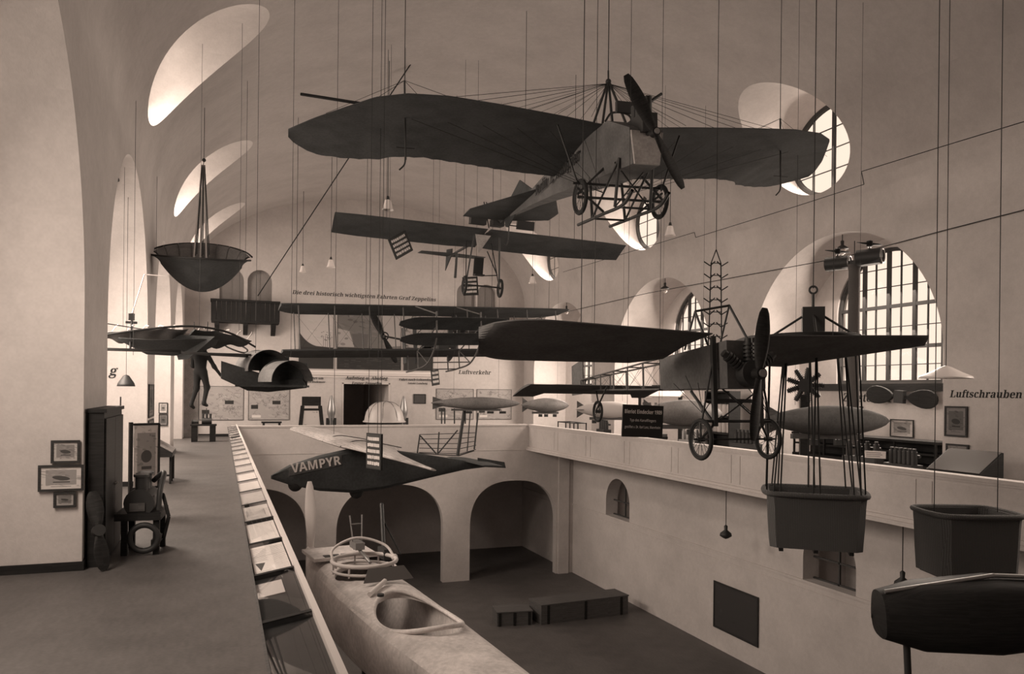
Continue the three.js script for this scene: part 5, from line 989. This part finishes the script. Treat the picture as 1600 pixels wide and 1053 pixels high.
{
  const c = atY(318, 690, 0), t = thing('model_table', 'small table carrying a dark engine model at the far end of the left gallery', 'table', [c.x, 0, c.z]);
  for (const x of [-0.45, 0.45]) mesh('trestle', box(0.3, 0.85, 0.6, x, 0.425, 0), M.darkWood, t);
  mesh('top', box(1.3, 0.08, 0.7, 0, 0.89, 0), M.darkWood, t);
  mesh('low_shelf', box(0.7, 0.05, 0.6, 0, 0.3, 0), M.midWood, t);
  const e = thing('engine_model', 'dark small engine model standing on the far table', 'engine', [c.x + 0.15, 0.935, c.z]);
  mesh('crankcase', new THREE.CylinderGeometry(0.16, 0.16, 0.5, 18).rotateZ(Math.PI / 2).translate(0, 0.16, 0), M.iron, e);
  for (let k = 0; k < 3; k++) mesh('cylinder', new THREE.CylinderGeometry(0.07, 0.07, 0.3, 14).translate(-0.18 + k * 0.18, 0.4, 0), M.iron, e);
  mesh('rod', bar([-0.02, 0.5, 0], [-0.02, 0.85, 0], 0.02), M.iron, e);
  const f = thing('small_winch', 'low dark winch standing on the left of the far table', 'winch', [c.x - 0.42, 0.935, c.z]);
  mesh('drum', new THREE.CylinderGeometry(0.1, 0.1, 0.3, 16).rotateZ(Math.PI / 2).translate(0, 0.12, 0), M.iron, f); for (const s of [-1, 1]) mesh('cheek', new THREE.CylinderGeometry(0.14, 0.14, 0.03, 18).rotateZ(Math.PI / 2).translate(s * 0.16, 0.14, 0), M.iron, f);
}
lettering('single painted letter with flourish on the pale left bay wall', ['g'], atZ(176, 586, -24.49), 0, 0.26);

// ---------------------------------------------------------------- right gallery
{
  const c = atX(1333, 600, 18.7), top = atX(1333, 414, 18.7).y, t = thing('twin_engine_post', 'thick grey post crowned by two drum engines with small propellers', 'engine post', [c.x, 0, c.z], [0, 0, 0]);
  mesh('post', lathe([[0.24, 0], [0.24, 0.4], [0.19, 0.5], [0.17, top - 0.2], [0.2, top], [0, top]], 24), mat(0.12, { map: plasterMap }), t);
  const eng = (dx, dz, dy, r) => {
    const e = mesh('engine_drum', new THREE.CylinderGeometry(r, r, 0.72, 22).rotateX(Math.PI / 2).rotateY(0.5).translate(dx, top + dy, dz), M.iron, t);
    mesh('drum_lid', [ring(r * 0.9, 0.03, 24).rotateY(0.5).translate(dx + 0.18, top + dy, dz + 0.33), ring(r * 0.9, 0.03, 24).rotateY(0.5).translate(dx - 0.18, top + dy, dz - 0.33)].slice(0, 1), M.steel, e);
    const p = airscrew(t, [dx, top + dy + r + 0.16, dz], 0.5, 0.1, 90, M.darkWood, 'small_propeller'); p.rotation.set(Math.PI / 2, 0, Math.PI / 2);
    mesh('propeller_shaft', bar([dx, top + dy, dz], [dx, top + dy + r + 0.16, dz], 0.025), M.iron, t);
  };
  eng(-0.15, -0.55, 0.12, 0.22); eng(0.1, 0.5, 0.18, 0.24);
  mesh('cross_beam', beam([-0.2, top + 0.02, -0.9], [0.15, top + 0.02, 0.9], 0.16, 0.2), M.iron, t);
  mesh('lightning_rod', bar([0, top, 0], [0, top + 0.75, 0], 0.015), M.iron, t);
  mesh('cleat', [ring(0.12, 0.025, 20).translate(-0.32, 4.55, 0), bar([-0.2, 4.55, 0], [-0.1, 4.3, 0], 0.02)], M.iron, t);
}
// back walls of the bays below the windows
struct('trim_3', span(XR + DEEP - 0.1, XR + DEEP + 0.02, 3.0, 3.26, -24.45, -16.15), M.darkWood);
struct('trim_4', span(XR + DEEP - 0.1, XR + DEEP + 0.02, 3.0, 3.26, -35.45, -27.15), M.darkWood);
lettering('painted word under the big window beside the mounted propeller', ['Zerstoerer'], [XR + DEEP - 0.005, 2.62, -21.1], -90, 0.3);
lettering('painted word high on the right pier beside the window', ['Luftschrauben'], [XR - 0.005, 2.82, -14.85], -90, 0.2);
{
  const c = atX(1408, 620, XR + DEEP - 0.3), t = thing('wall_propeller', 'broad two-bladed dark propeller mounted below the big window', 'propeller', c, [-90, 0, -4]);
  const bl = (sg) => extrude(Array.from({ length: 20 }, (_, k) => { const a = k * Math.PI / 10; return [sg * (0.86 + 0.55 * Math.cos(a)), 0.28 * Math.sin(a) * (1 - 0.25 * Math.cos(a) * -1)]; }), 0.05, 0.02);
  for (const s of [-1, 1]) mesh('blade', [bl(s), beam([s * 0.05, 0, 0.02], [s * 0.5, 0, 0.02], 0.12, 0.06)], M.darkWood, t);
  mesh('hub', box(0.36, 0.42, 0.16, 0, 0, 0.05), M.iron, t);
  mesh('wall_arm', beam([0, 0, 0], [0, 0, -0.3], 0.12, 0.12), M.iron, t);
}
picture('framed_picture', 'white framed chart under the painted word by the window', 0.75, 1.0, [XR + DEEP - 0.03, 1.95, -21.6], -90, photoDraw(51, 205), { frame: 0.04 });
picture('framed_picture', 'pale framed sheet below the mounted propeller', 0.95, 0.6, [XR + DEEP - 0.03, 1.75, -19.55], -90, photoDraw(52, 190), { frame: 0.035 });
picture('framed_picture', 'upper framed sheet on the right pier', 0.7, 0.85, [XR - 0.03, 2.15, -15.65], -90, photoDraw(53, 120), { frame: 0.05 });
picture('framed_picture', 'lower framed sheet on the right pier', 0.7, 0.75, [XR - 0.03, 1.15, -15.6], -90, photoDraw(54, 130), { frame: 0.05 });
{
  const t = thing('engine_showcase', 'long low dark showcase of engine parts below the mounted propeller', 'showcase', [20.6, 0, -20.2]);
  mesh('plinth', box(0.9, 0.7, 6.2, 0, 0.35, 0), M.darkWood, t); mesh('shelf', box(0.8, 0.06, 6.2, 0.05, 1.05, 0), M.darkWood, t); mesh('top', box(0.9, 0.08, 6.3, 0, 1.42, 0), M.darkWood, t); mesh('back', box(0.05, 0.8, 6.2, 0.42, 1.05, 0), M.darkWood, t);
  for (let k = 0; k < 5; k++) mesh('upright', box(0.06, 0.72, 0.06, -0.4, 1.05, -3.05 + k * 1.52), M.darkWood, t);
}
function engineOnStand(label, x, z, yaw, n, s = 1, light = false) {
  const t = thing('engine_exhibit', label, 'engine', [x, 0, z], [yaw, 0, 0], 'engines on stands in the right gallery');
  for (const [a, b] of [[-0.3, -0.4], [0.3, -0.4], [-0.3, 0.4], [0.3, 0.4]]) mesh('leg', beam([a * s, 0, b * s], [a * 0.8 * s, 0.75 * s, b * 0.8 * s], 0.07, 0.07), M.darkWood, t);
  mesh('bearer', [box(0.1 * s, 0.1 * s, 1.3 * s, -0.24 * s, 0.78 * s, 0), box(0.1 * s, 0.1 * s, 1.3 * s, 0.24 * s, 0.78 * s, 0), box(0.6 * s, 0.06, 0.08, 0, 0.74 * s, 0)], M.darkWood, t);
  mesh('crankcase', box(0.4 * s, 0.3 * s, 1.15 * s, 0, 0.95 * s, 0), light ? M.steel : M.iron, t);
  for (let k = 0; k < n; k++) mesh('cylinder', [new THREE.CylinderGeometry(0.09 * s, 0.09 * s, 0.42 * s, 14).translate(0, 1.28 * s, (-0.45 + 0.9 * k / (n - 1)) * s), new THREE.CylinderGeometry(0.06 * s, 0.06 * s, 0.12 * s, 10).translate(0, 1.52 * s, (-0.45 + 0.9 * k / (n - 1)) * s)], light ? M.steel : M.iron, t);
  mesh('manifold', bar([0.16 * s, 1.35 * s, -0.5 * s], [0.16 * s, 1.35 * s, 0.5 * s], 0.05 * s), M.iron, t);
  return t;
}
engineOnStand('four-cylinder engine on a wooden stand nearest the balloon basket ropes', 17.8, -17.6, 12, 4, 0.95);
engineOnStand('six-cylinder engine on a wooden stand before the long dark showcase', 17.5, -15.9, -6, 6, 0.9);
engineOnStand('six-cylinder engine on a wooden stand between post and balustrade', 17.5, -22.6, 8, 6, 1.0);
engineOnStand('bright four-cylinder engine on a stand seen past the spoked wheel', 17.6, -26.2, 4, 4, 0.9, true);
engineOnStand('four-cylinder engine on a stand under the pale airship model', 17.6, -33.6, -8, 4, 0.95);
{
  const c = at(1258, 602, 25), t = thing('radial_engine', 'dark radial engine on a tall pedestal behind the basket ropes', 'engine', [c.x, 0, c.z], [-35, 0, 0]);
  mesh('pedestal', [box(0.7, 0.12, 0.7, 0, 0.06, 0), beam([0, 0.1, -0.05], [0, c.y - 0.3, -0.05], 0.28, 0.28)], M.darkWood, t);
  mesh('crankcase', new THREE.CylinderGeometry(0.22, 0.22, 0.3, 22).rotateX(Math.PI / 2).translate(0, c.y, 0), M.iron, t);
  for (let k = 0; k < 9; k++) { const a = k * 2 * Math.PI / 9; const g = [bar([Math.cos(a) * 0.2, c.y + Math.sin(a) * 0.2, 0], [Math.cos(a) * 0.58, c.y + Math.sin(a) * 0.58, 0], 0.07, 0.07, 10)]; for (let j = 0; j < 5; j++) g.push(bar([Math.cos(a) * (0.26 + j * 0.06), c.y + Math.sin(a) * (0.26 + j * 0.06), 0], [Math.cos(a) * (0.28 + j * 0.06), c.y + Math.sin(a) * (0.28 + j * 0.06), 0], 0.1, 0.1, 12)); mesh('cylinder', g, M.iron, t); }
  const d = thing('shelf_of_drums', 'tall dark rack with two rows of pale drums behind the spoked wheel', 'rack', [17.9, 0, -22.95 - 1.6], [0, 0, 0]);
  for (const z of [-0.75, 0.75]) mesh('upright', box(0.5, 2.95, 0.06, 0, 1.475, z), M.darkWood, d);
  for (const y of [0.5, 1.35, 1.98, 2.6, 2.92]) mesh('shelf', box(0.5, 0.06, 1.5, 0, y, 0), M.darkWood, d);
  mesh('back_panel', box(0.04, 2.9, 1.5, 0.24, 1.45, 0), M.darkWood, d);
  for (const y of [1.38, 2.01]) for (let k = 0; k < 5; k++) { const b = thing('metal_drum', y < 1.5 ? 'pale metal drum on the lower row of the tall rack' : 'pale metal drum on the upper row of the tall rack', 'drum', [17.85, y + 0.005, -24.55 - 0.58 + k * 0.29], [0, 0, 0], y < 1.5 ? 'drums on the lower rack row' : 'drums on the upper rack row'); mesh('shell', lathe([[0, 0], [0.125, 0], [0.13, 0.02], [0.13, 0.4], [0.11, 0.44], [0, 0.45]], 20), M.cream, b); mesh('cap', new THREE.CylinderGeometry(0.03, 0.03, 0.04, 12).translate(0, 0.465, 0), M.iron, b); }
}
{
  const c = atY(1368, 702, 1.3), t = thing('label_card', 'white label card on a low post at the right balustrade', 'sign', [17.15, 0, atX(1368, 702, 17.15).z], [-90 + 30, 0, 0]);
  mesh('post', box(0.05, 1.12, 0.05, 0, 0.56, 0), M.iron, t);
  mesh('card', box(0.55, 0.2, 0.02, 0, 1.2, 0.03), printed(256, 96, (x, w, h) => { x.fillStyle = grey(220); x.fillRect(0, 0, w, h); x.fillStyle = grey(110); for (let k = 0; k < 3; k++) x.fillRect(20, 20 + k * 24, 215 - 60 * hash(k, 3), 8); }), t, true);
}
{
  const t = thing('glass_desk_case', 'dark sloping desk case at the right balustrade near the right pier', 'showcase', [17.3, 0, -13.9], [0, 0, 0]);
  for (const x of [-0.3, 0.3]) for (const z of [-0.6, 0.6]) mesh('leg', box(0.07, 0.8, 0.07, x, 0.4, z), M.darkWood, t);
  mesh('case_body', extrude([[-0.38, 0.8], [0.38, 0.8], [0.38, 1.5], [-0.38, 1.0]], 1.5).translate(0, 0, -0.75), M.darkWood, t);
  mesh('slope_pane', box(0.9, 0.012, 1.4, 0, 0, 0).rotateZ(0.583).translate(0, 1.262, 0), mat(0.12, { roughness: 0.15 }), t);
}
{
  const t = thing('chart_kiosk', 'white roofed chart stand with small pictures beyond the name board', 'stand', [19.4, 0, -31.4], [-60, 0, 0]);
  for (const s of [-1, 1]) mesh('post', box(0.14, 2.75, 0.14, s * 1.05, 1.375, 0), M.darkWood, t);
  mesh('chart', box(2.0, 1.55, 0.04, 0, 1.85, 0.02), printed(400, 310, (x, w, h) => { x.fillStyle = grey(228); x.fillRect(0, 0, w, h); for (let i = 0; i < 6; i++) for (let j = 0; j < 3; j++) { x.fillStyle = grey(90 + 60 * hash(i, j)); x.fillRect(w * (0.05 + 0.16 * i), h * (0.15 + 0.28 * j), w * 0.07, h * 0.08); } }), t, true);
  mesh('roof', loft([[-1.2], [1.2]].map(([x]) => [[x, 2.7, -0.3], [x, 2.95, 0], [x, 2.7, 0.35], [x, 2.66, 0.35], [x, 2.88, 0], [x, 2.66, -0.3]])), M.cream, t);
  mesh('plinth', box(2.2, 0.6, 0.3, 0, 0.3, 0), M.cream, t);
}
{
  const t = thing('low_table_case', 'low glazed table case at the far end of the right balustrade', 'showcase', [17.3, 0, -36.6]);
  for (const x of [-0.3, 0.3]) for (const z of [-0.9, 0, 0.9]) mesh('leg', box(0.07, 0.8, 0.07, x, 0.4, z), M.darkWood, t);
  mesh('case_frame', [box(0.75, 0.1, 2.0, 0, 0.85, 0), box(0.75, 0.05, 0.05, 0, 1.25, -0.98), box(0.75, 0.05, 0.05, 0, 1.25, 0.98), box(0.05, 0.05, 2.0, 0.35, 1.25, 0), box(0.05, 0.05, 2.0, -0.35, 1.25, 0)], M.darkWood, t);
  for (const x of [-0.35, 0.35]) for (const z of [-0.98, 0, 0.98]) mesh('corner_post', box(0.05, 0.4, 0.05, x, 1.07, z), M.darkWood, t);
}
{
  const c = atX(1132, 690, 17.9), t = thing('parachute_model', 'grey striped tent-shaped parachute model on a pole at the right balustrade', 'parachute', [18.3, 0, -27.8]);
  mesh('pole', bar([0, 0, 0], [0, 2.55, 0], 0.03), M.darkWood, t); mesh('foot', new THREE.CylinderGeometry(0.3, 0.34, 0.08, 20).translate(0, 0.04, 0), M.darkWood, t);
  for (let k = 0; k < 10; k++) { const a0 = k * Math.PI / 5, a1 = a0 + Math.PI / 5, row = (r, y) => [0, 1, 2, 3].map((j) => { const a = a0 + (a1 - a0) * j / 3; return [r * Math.cos(a), y, r * Math.sin(a)]; }); mesh('gore', loft([row(0.62, 1.55), row(0.56, 1.8), row(0.4, 2.1), row(0.18, 2.35), row(0.02, 2.46)], false, false), k % 2 ? M.fabricMid : M.envelope, t); }
  const b = (label, x, z, w, h, d, y = 0) => { const q = thing('wooden_crate', label, 'crate', [x, y, z], [10 * hash(x, z) - 5, 0, 0]); mesh('box', box(w, h, d, 0, h / 2, 0), M.midWood, q); for (const s of [-1, 1]) mesh('batten', box(w + 0.03, 0.09, d + 0.03, 0, h / 2 + s * h * 0.36, 0), M.darkWood, q); };
  b('larger wooden crate behind the right balustrade by the parachute', 17.5, -29.4, 0.7, 1.25, 0.8); b('smaller wooden crate behind the right balustrade by the parachute', 17.4, -28.3, 0.55, 1.12, 0.6);
  const p = thing('grey_pedestal', 'slim grey pedestal column behind the right balustrade', 'pedestal', [17.45, 0, -25.0]); mesh('shaft', lathe([[0.2, 0], [0.2, 0.12], [0.13, 0.2], [0.12, 1.85], [0.18, 1.95], [0.18, 2.05], [0, 2.05]], 24), M.grey, p);
}

// ---------------------------------------------------------------- court floor
{
  const a = atX(1151, 905, XR), t = picture('framed_court_picture', 'large dark framed panel on the court wall under the string course', 2.8, 1.9, [XR - 0.03, -5.8, -25.3], -90, (x, w, h) => { x.fillStyle = grey(52); x.fillRect(0, 0, w, h); scribble(x, w, h, 20, 40, 70, 61); }, { frame: 0.08, category: 'panel' });
  const crate = (label, px, py, w, h, d, yaw) => { const c = atY(px, py, LOW), q = thing('packing_case', label, 'crate', [c.x, LOW, c.z], [yaw, 0, 0]); mesh('box', box(w, h, d, 0, h / 2, 0), M.midWood, q); for (const s of [-1, 0, 1]) mesh('batten', box(0.12, h + 0.02, d + 0.05, s * w * 0.42, h / 2, 0), M.darkWood, q); mesh('lid', box(w + 0.06, 0.05, d + 0.06, 0, h + 0.02, 0), M.midWood, q); };
  crate('long dark packing case on the court floor before the right arch', 905, 962, 4.6, 0.85, 1.2, 4); crate('short dark packing case on the court floor beside the long one', 800, 972, 1.6, 0.6, 1.1, -8);
}

renderer.render(scene, camera);
